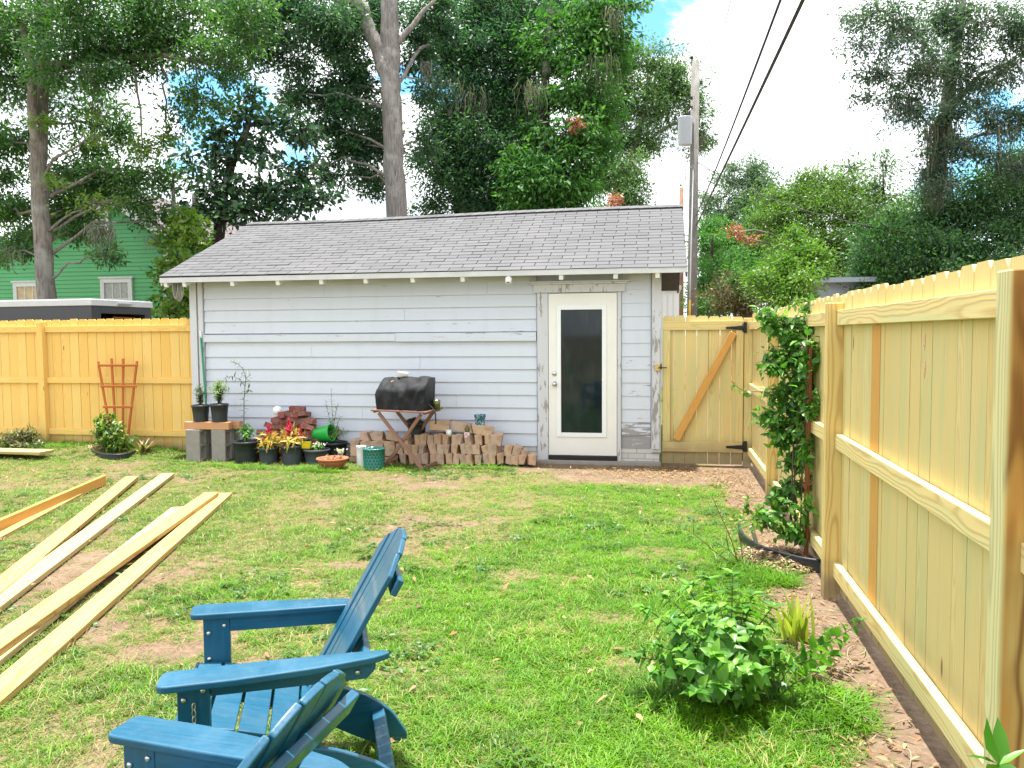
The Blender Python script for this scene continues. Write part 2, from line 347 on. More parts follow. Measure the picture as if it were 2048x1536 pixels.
# ------------------------------------------------------------------ ground
def _hash(i, j, s): 
    h = np.sin(i*127.1 + j*311.7 + s*74.7)*43758.5453; return h - np.floor(h)
def vnoise(x, y, s=0):
    i = np.floor(x); j = np.floor(y); u = x-i; v = y-j; u = u*u*(3-2*u); v = v*v*(3-2*v)
    return (_hash(i, j, s)*(1-u) + _hash(i+1, j, s)*u)*(1-v) + (_hash(i, j+1, s)*(1-u) + _hash(i+1, j+1, s)*u)*v
def fbm(x, y, s=0, o=4):
    r = 0; a = 0.5; t = 0
    for k in range(o): r = r + a*vnoise(x*2**k, y*2**k, s+k); t += a; a *= 0.55
    return r/t
def bump2(x, y, cx, cy, rx, ry): return np.exp(-(((x-cx)/rx)**2 + ((y-cy)/ry)**2))
def cover(x, y):
    """share of the soil that grass hides: lush in the middle, thin and patchy to the left, bare along the fence and at the gate"""
    n = fbm(x*1.5+3, y*1.5, 1); n2 = fbm(x*5.0, y*5.0, 9, 3)
    lush = np.clip(0.42 + 0.48*np.tanh((x+1.3)*1.0), 0, 1)
    c = 0.34 + 0.36*lush + 0.95*(n-0.44) + 0.55*(n2-0.5)
    c = c + 0.25*bump2(x, y, -6.4, 9.9, 3.5, 0.8)
    c = c - 1.3*bump2(x, y, 0.15, 9.7, 1.05, 0.62) - 0.9*bump2(x, y, -1.2, 9.85, 1.0, 0.28) - 0.5*bump2(x, y, -0.5, 9.2, 1.2, 0.5)
    edge = 0.74 + 0.16*(fbm(y*1.4, x*0+2, 5)-0.5) + 0.05*np.sin(y*2.1)
    c = c - 1.3/(1+np.exp(-(x-edge)*22))
    for px, py, rx, ry in ((130, 1160, .30, .34), (60, 1150, .3, .3), (700, 1130, .22, .10), (300, 1310, .22, .14), (1230, 1235, .22, .14), (1230, 1320, .12, .1), (620, 1500, .12, .12), (440, 1250, .14, .1), (1640, 1240, .2, .35)):
        p = onZ(px, py); c = c - (0.62 if px < 300 else 0.40)*bump2(x, y, p[0], p[1], rx, ry)
    return np.clip(c, 0, 1)
def gz(x, y): x = np.asarray(x, float); y = np.asarray(y, float); return 0.022*(fbm(x*0.9, y*0.9, 3)-0.5) + 0.10/(1+np.exp(-np.clip((y-9.80)*9, -40, 40)))/(1+np.exp(np.clip((x+6.75)*5, -40, 40)))
def axis_pts(a, b, st, lim):
    m = list(np.arange(a, b+1e-6, st)); s = st
    lo = [a]; hi = [b]
    while lo[-1] > -lim: s *= 1.35; lo.append(lo[-1]-s)
    s = st
    while hi[-1] < lim: s *= 1.35; hi.append(hi[-1]+s)
    return np.array(lo[:0:-1] + m + hi[1:])
gx_ = axis_pts(-11, 2.2, 0.085, 600); gy_ = axis_pts(0.6, 10.9, 0.085, 600)
GX, GY = np.meshgrid(gx_, gy_); GZ = np.where((np.abs(GX) < 20) & (np.abs(GY) < 16), gz(GX, GY), 0)
nx, ny = len(gx_), len(gy_); idx = np.arange(nx*ny).reshape(ny, nx)
Qg = np.stack([idx[:-1, :-1], idx[:-1, 1:], idx[1:, 1:], idx[1:, :-1]], -1).reshape(-1, 4)
m, t, b, _ = newmat('lawn_soil'); p = posn(t); cv = attr(t, 'rnd').outputs['Fac']
n1 = NOISE(t, p, 3.0, 6, 0.65); n2 = NOISE(t, p, 30.0, 5, 0.7); n3 = NOISE(t, VMUL(t, p, (90, 40, 60)), 1.0, 3, 0.7)
soil = RAMP(t, M(t, 'ADD', M(t, 'MULTIPLY', n1, 0.5), M(t, 'MULTIPLY', n2, 0.5)), [(0.32, (0.105, 0.070, 0.046)), (0.5, (0.20, 0.14, 0.095)), (0.68, (0.31, 0.235, 0.165))])
thatch = RAMP(t, n3, [(0.3, (0.07, 0.06, 0.025)), (0.52, (0.19, 0.165, 0.07)), (0.7, (0.34, 0.28, 0.15))])
grn = RAMP(t, n3, [(0.3, (0.03, 0.055, 0.012)), (0.7, (0.12, 0.18, 0.04))])
c = MIX(t, SMOOTH(t, M(t, 'ADD', cv, M(t, 'MULTIPLY', M(t, 'SUBTRACT', n2, 0.5), 0.5)), 0.10, 0.42), soil, thatch)
c = MIX(t, SMOOTH(t, cv, 0.35, 0.8, 0, 0.85), c, grn)
setp(t, b, col=c, rough=0.95, spec=0.1, normal=bump(t, M(t, 'ADD', n2, M(t, 'MULTIPLY', n3, 0.5)), 0.8, 0.03))
MT['ground'] = m
g = quad_mesh('ground', np.stack([GX, GY, GZ], -1).reshape(-1, 3), Qg, cover(GX, GY).ravel(), m, None, True); tag(g, kind='structure')

# ------------------------------------------------------------------ shed
SY = 10.25; SX0, SX1 = -6.32, -0.03; EYv, EZ, RYv = 9.92, 2.43, 12.4
def zroof(x, y): 
    rz = 3.445 + 0.045*(x+6.57)/6.85 - 0.012*sin((x+6.57)*0.92); ez = EZ - 0.02*(x+6.57)/6.85
    return ez + (rz-ez)*(y-EYv)/(RYv-EYv)
shed = thing('garden_shed', 'old white clapboard shed with grey shingle roof and glazed white door', 'shed', (-3.2, SY, 0))
mb = MB(); mb.bounds((SX0+.02, SY+.03, .10), (SX1-.02, 14.5, 2.40), rnd=0.2)
for xg in (SX0+.02, SX1-.06): mb.prism([(SY+.03, 2.40), (14.5, 2.40), (RYv, 3.38)], (xg, 0, 0), (0, 1, 0), (0, 0, 1), (1, 0, 0), 0.04, rnd=0.4)
def lap(x0, x1, z, h, wear, joints=(), out=0.020, th=0.014, tilt=0.0):
    xs = [x0]+sorted(joints)+[x1]
    for a, bb in zip(xs[:-1], xs[1:]):
        ang = -atan2(out, h); R = roteu(ang, -tilt, 0)
        mb.box(((a+bb)/2, SY+.020-out/2, z+h/2+.012), (bb-a-.003, th, h+.026), R, rnd=wear)
z = 0.205; k = 0
while z < 1.50:
    j = {0: (-2.6,), 2: (-3.9,), 3: (-2.62,), 5: (-5.55,), 6: (-3.1,), 7: (-4.6,)}.get(k, ())
    lap(-6.135, -1.565, z, 0.1635, [0.05, .03, .02, .06, .04, .10, .08, .12][k % 8], j); z += 0.1635; k += 1
lap(-6.135, -1.565, 1.505, 0.045, 0.3, (), 0.004)
mb.bounds((-6.14, SY-.034, 1.553), (-3.42, SY+.02, 1.648), rnd=0.42); mb.bounds((-3.415, SY-.040, 1.546), (-1.57, SY+.02, 1.655), rnd=0.52)
z = 1.665; k = 0
while z < 2.40:
    lap(-6.135, -1.565, z, 0.157, [0.42, .30, .36, .30, .25][k % 5], {1: (-3.3,), 3: (-4.4, -2.2)}.get(k, ())); z += 0.157; k += 1
z = 0.20; k = 0
while z < 2.40:
    lap(-0.505, -0.145, z, 0.164, [1.1, .85, .45, .35, .42, .3, .45, .35, .4, .25, .28, .2, .2, .2][k % 14], (), 0.012, 0.013, 0.045 if k == 1 else 0.0); z += 0.164; k += 1
mb.build('siding', MT['siding'], shed)
# corner boards, white pipe, foundation
for nm, a, bb, w in (('corner_board', (-6.335, SY-.03, .14), (-6.235, SY+.03, 2.40), .34), ('corner_board', (-6.215, SY-.026, .16), (-6.145, SY+.03, 2.40), .42), ('corner_board', (-0.135, SY-.03, .16), (-0.02, SY+.02, 2.40), .45)):
    q = MB(); q.bounds(a, bb, rnd=w); q.build(nm, MT['trimw'], shed, bevel=.003)
q = MB(); q.bounds((-0.125, SY-.055, .20), (-0.035, SY-.032, 1.70), rnd=.78); q.build('corner_board', MT['trimw'], shed, bevel=.003)
m, t, b, _ = newmat('painted_brick'); p = VMUL(t, posn(t), (1, 0, 1)); pc = N(t, 'ShaderNodeSeparateXYZ', {0: posn(t)})
bv = N(t, 'ShaderNodeCombineXYZ', {0: pc.outputs[0], 1: pc.outputs[2], 2: 0.0}).outputs[0]
br = N(t, 'ShaderNodeTexBrick', {'Vector': bv, 'Scale': 1.0, 'Color1': (0.60, 0.59, 0.58, 1), 'Color2': (0.50, 0.49, 0.48, 1), 'Mortar': (0.30, 0.28, 0.27, 1), 'Mortar Size': 0.005, 'Brick Width': 0.21, 'Row Height': 0.07})
bc = MIX(t, SMOOTH(t, NOISE(t, posn(t), 6.0, 5, .7), .62, .70), br.outputs[0], (0.30, 0.13, 0.10)); setp(t, b, col=bc, rough=.85, normal=bump(t, br.outputs[1], -.5, .01))
q = MB(); q.bounds((-6.3, SY+.008, -.05), (-.04, 14.4, .205)); q.build('foundation', m, shed)
q = MB(); q.bounds((-1.55, SY-.10, -.03), (-.02, SY+.005, .045)); q.build('sill', MT['concrete'], shed, bevel=.006)
# roof: deck coloured dark as gap shade, under shingle tabs laid course by course
m, t, b, _ = newmat('asphalt_shingle'); p = posn(t); r = attr(t, 'rnd').outputs['Fac']
n = NOISE(t, p, 180.0, 3, .8); n2 = NOISE(t, VMUL(t, p, (1, .5, .5)), 1.1, 5, .6)
c = RAMP(t, r, [(0, (0.105, 0.106, 0.112)), (.5, (0.124, 0.125, 0.132)), (1, (0.146, 0.146, 0.152))])
c = MIX(t, SMOOTH(t, n2, .42, .68, 0, .5), c, (0.158, 0.156, 0.158)); c = MIX(t, SMOOTH(t, n, .35, .7, 0, .35), c, (0.07, 0.07, 0.076))
setp(t, b, col=c, rough=.95, spec=.12, normal=bump(t, n, .6, .004)); MT['shingle'] = m
RX0, RX1 = -6.57, 0.28
roof = MB()
for sgn in (1, -1):
    yy = lambda y: y if sgn > 0 else 2*RYv-y
    P = [(RX0+.01, EYv+.01), (RX1-.01, EYv+.01), (RX1-.01, RYv), (RX0+.01, RYv)]
    XS = np.linspace(RX0+.01, RX1-.01, 15)
    for xa, xb in zip(XS[:-1], XS[1:]):
        P = [(xa, EYv+.01), (xb, EYv+.01), (xb, RYv), (xa, RYv)]; v = [(x, yy(y), zroof(x, y)-.012) for x, y in P] + [(x, yy(y), zroof(x, y)-.035) for x, y in P]
        f = [(0, 1, 2, 3), (7, 6, 5, 4), (0, 4, 5, 1)] + ([(0, 3, 7, 4)] if xa == XS[0] else []) + ([(1, 5, 6, 2)] if xb == XS[-1] else [])
        roof.add(v, [q if sgn > 0 else q[::-1] for q in f], rnd=.3)
ro = roof.build('roof', MT['dark_wood'], shed)
tabs = MB(); SL = sqrt((RYv-EYv)**2+1.03**2); nc = 21; ex = SL/nc
for sgn in (1, -1):
    for i in range(nc):
        x = RX0 - (0.15 if i % 2 else 0.0) - RNG.random()*.03
        while x < RX1:
            a = max(x+.0045, RX0); bb = min(x+.3005, RX1); x += .305
            if bb-a < .03: continue
            y0 = EYv - .012 + i*ex*(RYv-EYv)/SL + RNG.normal()*.0016; y1 = y0 + (ex+.004)*(RYv-EYv)/SL; y1 = min(y1, RYv)
            lift = .0055 + abs(RNG.normal())*.0022; z00 = [zroof(q, y0) for q in (a, bb)]; z11 = [zroof(q, y1) for q in (a, bb)]
            ys = (y0, y1) if sgn > 0 else (2*RYv-y0, 2*RYv-y1)
            v = [(a, ys[0], z00[0]+lift), (bb, ys[0], z00[1]+lift+RNG.normal()*.001), (bb, ys[1], z11[1]+.0015), (a, ys[1], z11[0]+.0015)]
            v += [(p_[0], p_[1], p_[2]-.0055) for p_ in v]
            f = [(0, 1, 2, 3), (4, 0, 3, 7), (1, 5, 6, 2), (0, 4, 5, 1), (3, 2, 6, 7)]
            tabs.add(v, [q if sgn > 0 else q[::-1] for q in f], rnd=float(np.clip(RNG.normal(.5, .16), 0, 1)))
x = RX0
while x < RX1:   # ridge caps
    bb = min(x+.20, RX1)
    for s_ in (1, -1):
        zz = [zroof(q, RYv)+.020 for q in (x, bb)]
        v = [(x, RYv, zz[0]), (bb, RYv, zz[1]+.006), (bb, RYv-s_*.14, zz[1]-.048), (x, RYv-s_*.14, zz[0]-.054)]
        v += [(p_[0], p_[1], p_[2]-.008) for p_ in v]; f = [(0, 3, 2, 1), (2, 3, 7, 6), (1, 2, 6, 5), (0, 4, 7, 3)]
        tabs.add(v, [q if s_ > 0 else q[::-1] for q in f], rnd=RNG.random())
    x += .14
so_ = tabs.build('shingles', MT['shingle'], ro)
q = MB(); q.bounds((RX0, EYv-.004, zroof(-3, EYv)-.076), (RX1, EYv+.018, zroof(-3, EYv)-.012), rnd=.5); q.build('fascia', MT['fascia'], shed)
for x in (RX0, RX1-.022):
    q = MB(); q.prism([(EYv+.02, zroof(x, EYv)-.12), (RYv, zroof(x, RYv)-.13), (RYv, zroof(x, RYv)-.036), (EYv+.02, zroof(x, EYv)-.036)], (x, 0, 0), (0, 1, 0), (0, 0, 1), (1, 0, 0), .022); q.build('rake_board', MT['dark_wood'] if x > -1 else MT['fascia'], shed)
q = MB(); zz = 2.08
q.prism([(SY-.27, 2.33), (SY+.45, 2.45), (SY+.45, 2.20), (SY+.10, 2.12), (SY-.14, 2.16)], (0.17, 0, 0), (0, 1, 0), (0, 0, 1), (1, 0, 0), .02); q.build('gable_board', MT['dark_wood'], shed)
for px in (331, 368, 464, 555, 642, 731, 825, 925, 1122, 1231, 1315):
    p = onY(px, 560, 9.95); q = MB(); q.beam((p[0], EYv+.022, 2.325), (p[0], SY+.05, 2.445), .052, .085); q.build('rafter_tail', MT['white_paint'], shed, bevel=.004)
# door
fr = MB(); fr.bounds((-1.555, SY-.03, .03), (-1.418, SY+.02, 2.14), rnd=.60); fr.build('door_trim', MT['trimw'], shed, bevel=.003)
fr = MB(); fr.bounds((-.553, SY-.026, .04), (-.508, SY+.02, 2.14), rnd=.5); fr.build('door_trim', MT['trimw'], shed, bevel=.003)
fr = MB(); fr.bounds((-1.60, SY-.035, 2.145), (-.46, SY+.02, 2.245), rnd=.55); fr.bounds((-1.63, SY-.06, 2.246), (-.43, SY+.02, 2.268), rnd=.5); fr.bounds((-1.655, SY-.085, 2.269), (-.405, SY+.02, 2.288), rnd=.5); fr.build('door_header', MT['trimw'], shed, bevel=.004)
dx0, dx1, dz0, dz1 = -1.412, -.560, .105, 2.132
gx0, gx1 = onY(1117, 740, SY)[0], onY(1210, 740, SY)[0]; gz0, gz1 = .355, 1.965
d = MB()
for a, bb in (((dx0, dz0), (gx0, dz1)), ((gx1, dz0), (dx1, dz1)), ((gx0, dz0), (gx1, gz0)), ((gx0, gz1), (gx1, dz1))): d.bounds((a[0], SY-.022, a[1]), (bb[0], SY+.022, bb[1]), rnd=.5)
door = d.build('door', MT['door'], shed)
d = MB(); e = .035
for a, bb in (((gx0-.02, gz0-.02), (gx0+e, gz1+.02)), ((gx1-e, gz0-.02), (gx1+.02, gz1+.02)), ((gx0+e, gz0-.02), (gx1-e, gz0+e)), ((gx0+e, gz1-e), (gx1-e, gz1+.02))): d.bounds((a[0], SY-.034, a[1]), (bb[0], SY-.0225, bb[1]), rnd=.5)
d.build('glass_frame', MT['white_paint'], door, bevel=.003)
m, t, b, _ = newmat('dusty_glass'); n = NOISE(t, VMUL(t, posn(t), (3, 3, 1)), 2.0, 5, .6)
c = MIX(t, SMOOTH(t, n, .4, .7, 0, .6), (0.010, 0.017, 0.021), (0.028, 0.042, 0.044)); setp(t, b, col=c, rough=.04, spec=.30); MT['glass'] = m
d = MB(); d.bounds((gx0+e-.004, SY-.018, gz0+e-.004), (gx1-e+.004, SY-.010, gz1-e+.004)); d.build('glass', m, door)
d = MB(); kp = onY(1110, 768, SY-.02); d.lathe([(.032, 0), (.032, .012), (.012, .016), (.012, .035), (.026, .045), (.028, .06), (.018, .07), (0.001, .072)], kp, 20, axis=(0, -1, 0)); d.build('door_knob', MT['steel'], door)
d = MB(); kp = onY(1109, 747, SY-.02); d.lathe([(.03, 0), (.03, .012), (.022, .018), (.001, .02)], kp, 20, axis=(0, -1, 0)); d.build('deadbolt', MT['steel'], door)
d = MB(); d.bounds((dx0-.004, SY-.06, .052), (dx1+.004, SY+.03, .100)); d.build('threshold', MT['black_iron'], shed)

cam_ = thing('security_camera', 'small white security camera fixed under the shed eave', 'camera', onY(1017, 556, 9.95)); L = np.array(cam_.location)
d = MB(); d.box(L+[0, .02, .02], (.05, .05, .05)); d.lathe([(.001, -.05), (.036, -.045), (.042, 0), (.036, .045), (.001, .05)], L+[0, 0, -.02], 18, axis=(0, -.35, -.93)); d.build('body', MT['white_paint'], cam_)
d = MB(); d.lathe([(.022, 0), (.020, .006), (.001, .008)], L+[0, -.034, -.045], 16, axis=(0, -1, -.1)); d.build('lens', MT['black_iron'], cam_)
cc = thing('cable_coil', 'coil of grey cable hanging under the left end of the shed eave', 'cable', onY(350, 570, 10.0)); L = np.array(cc.location)
d = MB()
for k in range(5):
    a = np.linspace(0, 2*pi, 26); d.tube(np.stack([L[0]+(.035+.006*k)*np.cos(a)+k*.008, L[1]+.012*k+.01*np.sin(a*2), L[2]-.06+(.12+.008*k)*np.sin(a)], 1), .007, 6, cap=False)
d.build('cable', plain('grey_cable', (.30, .28, .26), .6), cc)
gp = thing('garden_pole', 'green painted pole leaning on the shed corner behind small black pots', 'pole', onY(414, 812, SY-.10)); L0 = np.array(gp.location); L1 = onY(402, 676, SY-.045)
d = MB(); d.tube([L0*[1, 1, 0]+[0.02, 0, .02], L1], .013, 10); d.build('shaft', plain('green_pole', (.01, .26, .13), .35, .08), gp)
d = MB(); d.tube([L1, L1+(L1-L0)*.10], .0145, 10); d.build('grip', MT['white_paint'], gp)

# ------------------------------------------------------------------ fences
def picket_run(mb, p0, p1, z0, z1, nrm_, w=.138, t=.016, gap=.003, ear=.022, zj=.006):
    p0 = np.asarray(p0, float); p1 = np.asarray(p1, float); d = p1-p0; L = np.linalg.norm(d); d = d/L; n = int(round(L/(w+gap))); st = L/n; ww = st-gap
    for i in range(n):
        o = p0 + d*(i*st); zt = z1 + RNG.normal()*zj; jn = np.array(nrm_)*RNG.normal()*.0015
        poly = [(0, z0), (ww, z0), (ww, zt-ear*1.2), (ww-ear, zt), (ear, zt), (0, zt-ear*1.2)]
        mb.prism(poly, (o[0]+jn[0], o[1]+jn[1], 0), (d[0], d[1], 0), (0, 0, 1), np.array([nrm_[0], nrm_[1], 0]), t, rnd=RNG.random(), gx=(0, 1))
# left run, seen from the rail side
FY = 10.40
lf = thing('wooden_fence', 'yellow pine privacy fence between the lawn and the dark trailer', 'fence', (-9.2, FY, 0))
q = MB(); picket_run(q, (-13.2, FY), (-6.33, FY), .03, onY(380, 636, FY)[2], (0, 1), gap=.0055); q.build('pickets', MT['pine'], lf)
ztop = onY(383, 656, FY-.04)[2]; zmid = onY(388, 761, FY-.04)[2]; zbot = onY(372, 867, FY-.04)[2]
posts = [onY(86, 750, FY-.05)[0]-2.44, onY(86, 750, FY-.05)[0]]
for z in (ztop, zmid, zbot):
    for a, bb in ((-13.2, posts[0]-.047), (posts[0]+.047, posts[1]-.047), (posts[1]+.047, -6.345)):
        q = MB(); q.beam((a, FY-.021, z), (bb, FY-.021, z), .088, .038, up=(0, -1, 0)); q.build('rail', MT['pine'], lf, bevel=.003)
for x in posts:
    q = MB(); q.beam((x, FY-.047, -.1), (x, FY-.047, onY(86, 640, FY)[2]-.03), .09, .09, up=(0, -1, 0)); q.build('post', MT['pine'], lf, bevel=.004)
# right run
FX = 1.062
rf = thing('wooden_fence', 'pale treated pine privacy fence running along the bare soil edge to the gate', 'fence', (FX, 5.5, 0))
ztr = onX(1900, 540, FX)[2]
q = MB(); picket_run(q, (FX, 10.28), (FX, -1.2), .05, ztr, (1, 0), zj=.008, gap=.005); q.build('pickets', MT['pine_pale'], rf)
py1, py2, py3 = onX(1660, 900, 1.0)[1], onX(1541, 800, 1.0)[1], onX(2012, 900, .99)[1]
rp = [py3-2.44, py3, py1, py2, 10.30]
zr = (onX(1683, 635, 1.03)[2], onX(1676, 884, 1.03)[2], onX(1670, 1139, 1.03)[2])
for z in zr:
    for a, bb in zip(rp[:-1], rp[1:]):
        q = MB(); q.beam((FX-.023, a+.045, z), (FX-.023, bb-.045, z), .089, .040, up=(-1, 0, 0)); q.build('rail', MT['pine_rail'], rf, bevel=.003)
for i, y in enumerate(rp):
    w = .094; zt = ztr - .055 if i in (1, 2) else ztr - .05
    q = MB(); q.beam((FX-.048, y, -.1), (FX-.048, y, zt), w, w-.004, up=(0, -1, 0), rnd=.31 if i == 1 else .77); q.build('post', MT['post_brown'] if i == 1 else (MT['post_pale'] if i < 4 else MT['pine_pale']), rf, bevel=.005)
d = MB(); d.bounds((FX-.001, onX(1757, 900, FX)[1]-.006, zr[1]+.05), (FX-.0002-.003, onX(1741, 900, FX)[1], zr[0]-.05)); d.bounds((FX-.001, onX(1752, 1200, FX)[1]-.006, zr[2]+.05), (FX-.0002-.003, onX(1737, 1200, FX)[1], zr[1]-.05)); d.build('backing_strip', MT['pine_orange'], rf)
m, t, b, _ = newmat('red_chalk'); nn = NOISE(t, posn(t), 60.0, 4, .7); setp(t, b, col=MIX(t, SMOOTH(t, nn, .45, .6), (0.66, .50, .27), (.72, .27, .20)), rough=.9)
for py in (682, 737):
    d = MB(); p = onX(1848, py, FX-.0015); a = np.linspace(0, 2*pi, 12)[:-1]; d.prism(np.stack([.016*np.cos(a), .036*np.sin(a)*(1+.2*np.sin(3*a))], 1), p, (0, 1, 0), (0, 0, 1), (1, 0, 0), .0012); d.build('chalk_mark', m, rf)

# gate
q = MB(); q.bounds((FX-.19, 10.302, .06), (FX-.07, 10.325, 1.72)); q.build('added_gap_board', MT['pine_pale'], rf)  # added board, blocks the bright background behind the gate gap
GYp = 10.28
gt = thing('garden_gate', 'pine picket gate with black strap hinges between shed corner and fence', 'gate', (.5, GYp, 0))
gxL, gxR = onY(1325, 780, GYp)[0], FX-.048-.047-.005
q = MB(); picket_run(q, (gxL, GYp), (gxR, GYp), .02, onY(1420, 632, GYp)[2], (0, 1), gap=.005); q.build('pickets', MT['pine_pale'], gt)
for y0, y1, xr in ((642, 660, gxR), (884, 904, gxR)):
    za, zb = onY(1400, y1, GYp-.03)[2], onY(1400, y0, GYp-.03)[2]
    q = MB(); q.beam((gxL, GYp-.021, (za+zb)/2), (xr, GYp-.021, (za+zb)/2), zb-za, .038, up=(0, -1, 0)); q.build('rail', MT['pine_pale'], gt, bevel=.003)
zlo, zhi = onY(1400, 884, GYp-.03)[2]-.002, onY(1400, 660, GYp-.03)[2]+.002
q = MB(); q.beam((gxL+.048, GYp-.021, zlo+.004), (gxL+.048, GYp-.021, zhi-.004), .088, .036, up=(0, -1, 0)); q.build('stile', MT['pine_pale'], gt, bevel=.003)
q = MB(); q.beam((gxR-.048, GYp-.021, zlo+.004), (gxR-.048, GYp-.021, zhi-.004), .088, .036, up=(0, -1, 0)); q.build('stile', MT['pine_pale'], gt, bevel=.003)
a, bb = onY(1352, 879, GYp-.05), onY(1467, 665, GYp-.05)
q = MB(); q.beam(a, bb, .088, .034, up=(0, -1, 0), rnd=.4); q.build('brace', MT['pine_orange'], gt, bevel=.003)
for py in (655, 893):
    q = MB(); A = onY(1497, py, GYp-.045); B = onY(1452, py+1, GYp-.045); hx = A[0]-B[0]
    q.prism([(0, -.012), (hx-.06, -.028), (hx-.06, .028), (0, .012)], B, (1, 0, 0), (0, 0, 1), (0, -1, 0), .006); q.bounds((A[0]-.058, GYp-.052, A[2]-.065), (A[0]-.018, GYp-.045, A[2]+.065)); q.tube([A+[-.064, 0, -.05], A+[-.064, 0, .05]], .009, 8)
    q.build('hinge', MT['black_iron'], gt)
la = thing('gate_latch', 'black thumb latch on a small wood block at the shed corner', 'latch', onY(1317, 735, SY-.06)); L = np.array(la.location)
q = MB(); q.box(L+[0, .0, 0], (.085, .03, .075)); q.build('block', MT['post_pale'], la, bevel=.003)
q = MB(); q.bounds(L+[.02, -.03, -.02], L+[.04, -.016, .03]); q.bounds(L+[.0, -.028, -.008], L+[.10, -.02, .004]); q.tube([L+[.03, -.02, .03], L+[.03, -.035, .05]], .006, 6); q.build('latch_bar', MT['black_iron'], la)
# ------------------------------------------------------------------ beyond the fence: house, trailer, poles, wires
HY = 19.0
hs = thing('green_house', 'green clapboard house with attic louvre and two white framed windows', 'house', onZ(197, 760) * 0 + np.array([onY(197, 560, HY)[0], HY, 0]))
pk = onY(197, 376, HY); er = onY(330, 462, HY); el = np.array([2*pk[0]-er[0], HY, er[2]]); wx1 = onY(329, 560, HY)[0]; wx0 = onY(-60, 560, HY)[0]
MT['green_siding'] = plain('green_siding', (0.075, 0.31, 0.125), .6, .07, 1.2)
def rake(x): return min(pk[2] - abs(x-pk[0])*(pk[2]-er[2])/(er[0]-pk[0]), 99) if x > el[0] else er[2]-.05
q = MB(); z = .5; k = 0
while z < pk[2]-.1:
    xr = min(wx1, pk[0] + (pk[2]-z-.10)*(er[0]-pk[0])/(pk[2]-er[2])); xl = wx0 if z < er[2]-.2 else pk[0]-(xr-pk[0])
    if xr-xl > .1: q.box(((xl+xr)/2, HY+.01, z+.056), (xr-xl, .012, .118), roteu(-.16, 0, 0), rnd=RNG.random())
    z += .105
q.bounds((wx0, HY+.03, 0), (wx1, HY+8, er[2]-.1), rnd=.5); q.build('siding', MT['green_siding'], hs)
MT['house_trim'] = plain('house_trim', (.48, .52, .53), .6, .08)
q = MB(); q.bounds((wx1-.02, HY-.03, .3), (wx1+.10, HY+.05, er[2]-.15)); q.build('corner_board', MT['house_trim'], hs)
# roof planes running back
m, t, b, _ = newmat('house_shingle'); p = posn(t); br = N(t, 'ShaderNodeTexBrick', {'Vector': N(t, 'ShaderNodeCombineXYZ', {0: N(t, 'ShaderNodeSeparateXYZ', {0: p}).outputs[1], 1: N(t, 'ShaderNodeSeparateXYZ', {0: p}).outputs[2], 2: 0.0}).outputs[0], 'Scale': 1.0, 'Color1': (.12, .095, .10, 1), 'Color2': (.17, .14, .15, 1), 'Mortar': (.05, .04, .045, 1), 'Mortar Size': .008, 'Brick Width': .32, 'Row Height': .085})
setp(t, b, col=br.outputs[0], rough=.95)
q = MB(); dxr = er[0]-pk[0]; ex = .35; e2 = np.array([er[0]+ex, HY, er[2]-ex*(pk[2]-er[2])/dxr]); e3 = np.array([2*pk[0]-e2[0], HY, e2[2]])
for a, bb in ((pk, e2), (e3, pk)):
    o = np.array([0, HY-.35, 0]); q.prism([(a[0], a[2]+.05), (bb[0], bb[2]+.05), (bb[0], bb[2]+.17), (a[0], a[2]+.17)], o, (1, 0, 0), (0, 0, 1), (0, 1, 0), 9.0, rnd=.5)
rr = q.build('roof', m, hs)
q = MB()
for a, bb in ((pk, e2), (e3, pk)): q.prism([(a[0], a[2]-.13), (bb[0], bb[2]-.13), (bb[0], bb[2]+.05), (a[0], a[2]+.05)], (0, HY-.38, 0), (1, 0, 0), (0, 0, 1), (0, 1, 0), .03)
q.build('rake_board', MT['house_trim'], hs)
q = MB(); vp = pk + np.array([.75, 3.2, -.25]); q.tube([vp, vp+[0, 0, .55]], .09, 10); q.build('vent_pipe', MT['dark_wood'], rr)
def house_window(x0, y0, x1, y1, pane):
    A = onY(x0, y1, HY-.03); B = onY(x1, y0, HY-.03); w = .11; q = MB()
    for a, bb in (((A[0], A[2]), (A[0]+w, B[2])), ((B[0]-w, A[2]), (B[0], B[2])), ((A[0]+w, B[2]-w), (B[0]-w, B[2])), ((A[0]+w, A[2]), (B[0]-w, A[2]+w))): q.bounds((a[0], HY-.06, a[1]), (bb[0], HY+.02, bb[1]))
    q.bounds((A[0]-.04, HY-.08, B[2]+.001), (B[0]+.04, HY+.02, B[2]+.04)); f = q.build('window', MT['house_trim'], hs)
    q = MB(); q.bounds((A[0]+w, HY-.03, A[2]+w), (B[0]-w, HY-.015, B[2]-w)); q.build('pane', pane, f)
    q = MB(); n = 3
    for i in range(1, n): xx = A[0]+w+(B[0]-A[0]-2*w)*i/n; q.bounds((xx-.012, HY-.042, A[2]+w), (xx+.012, HY-.031, B[2]-w))
    q.bounds((A[0]+w, HY-.044, (A[2]+B[2])/2-.02), (B[0]-w, HY-.032, (A[2]+B[2])/2+.02)); q.build('muntins', MT['house_trim'], f)
house_window(204, 556, 264, 640, plain('curtain_pane', (.22, .235, .23), .25, .3, 14.0)); house_window(30, 564, 88, 640, plain('blind_pane', (.42, .33, .20), .3, .25, 9.0))
A = onY(176, 472, HY-.03); B = onY(218, 412, HY-.03); q = MB()
for a, bb in (((A[0], A[2]), (A[0]+.09, B[2])), ((B[0]-.09, A[2]), (B[0], B[2])), ((A[0], B[2]-.08), (B[0], B[2]+.05)), ((A[0]-.05, A[2]-.10), (B[0]+.05, A[2]))): q.bounds((a[0], HY-.07, a[1]), (bb[0], HY+.02, bb[1]))
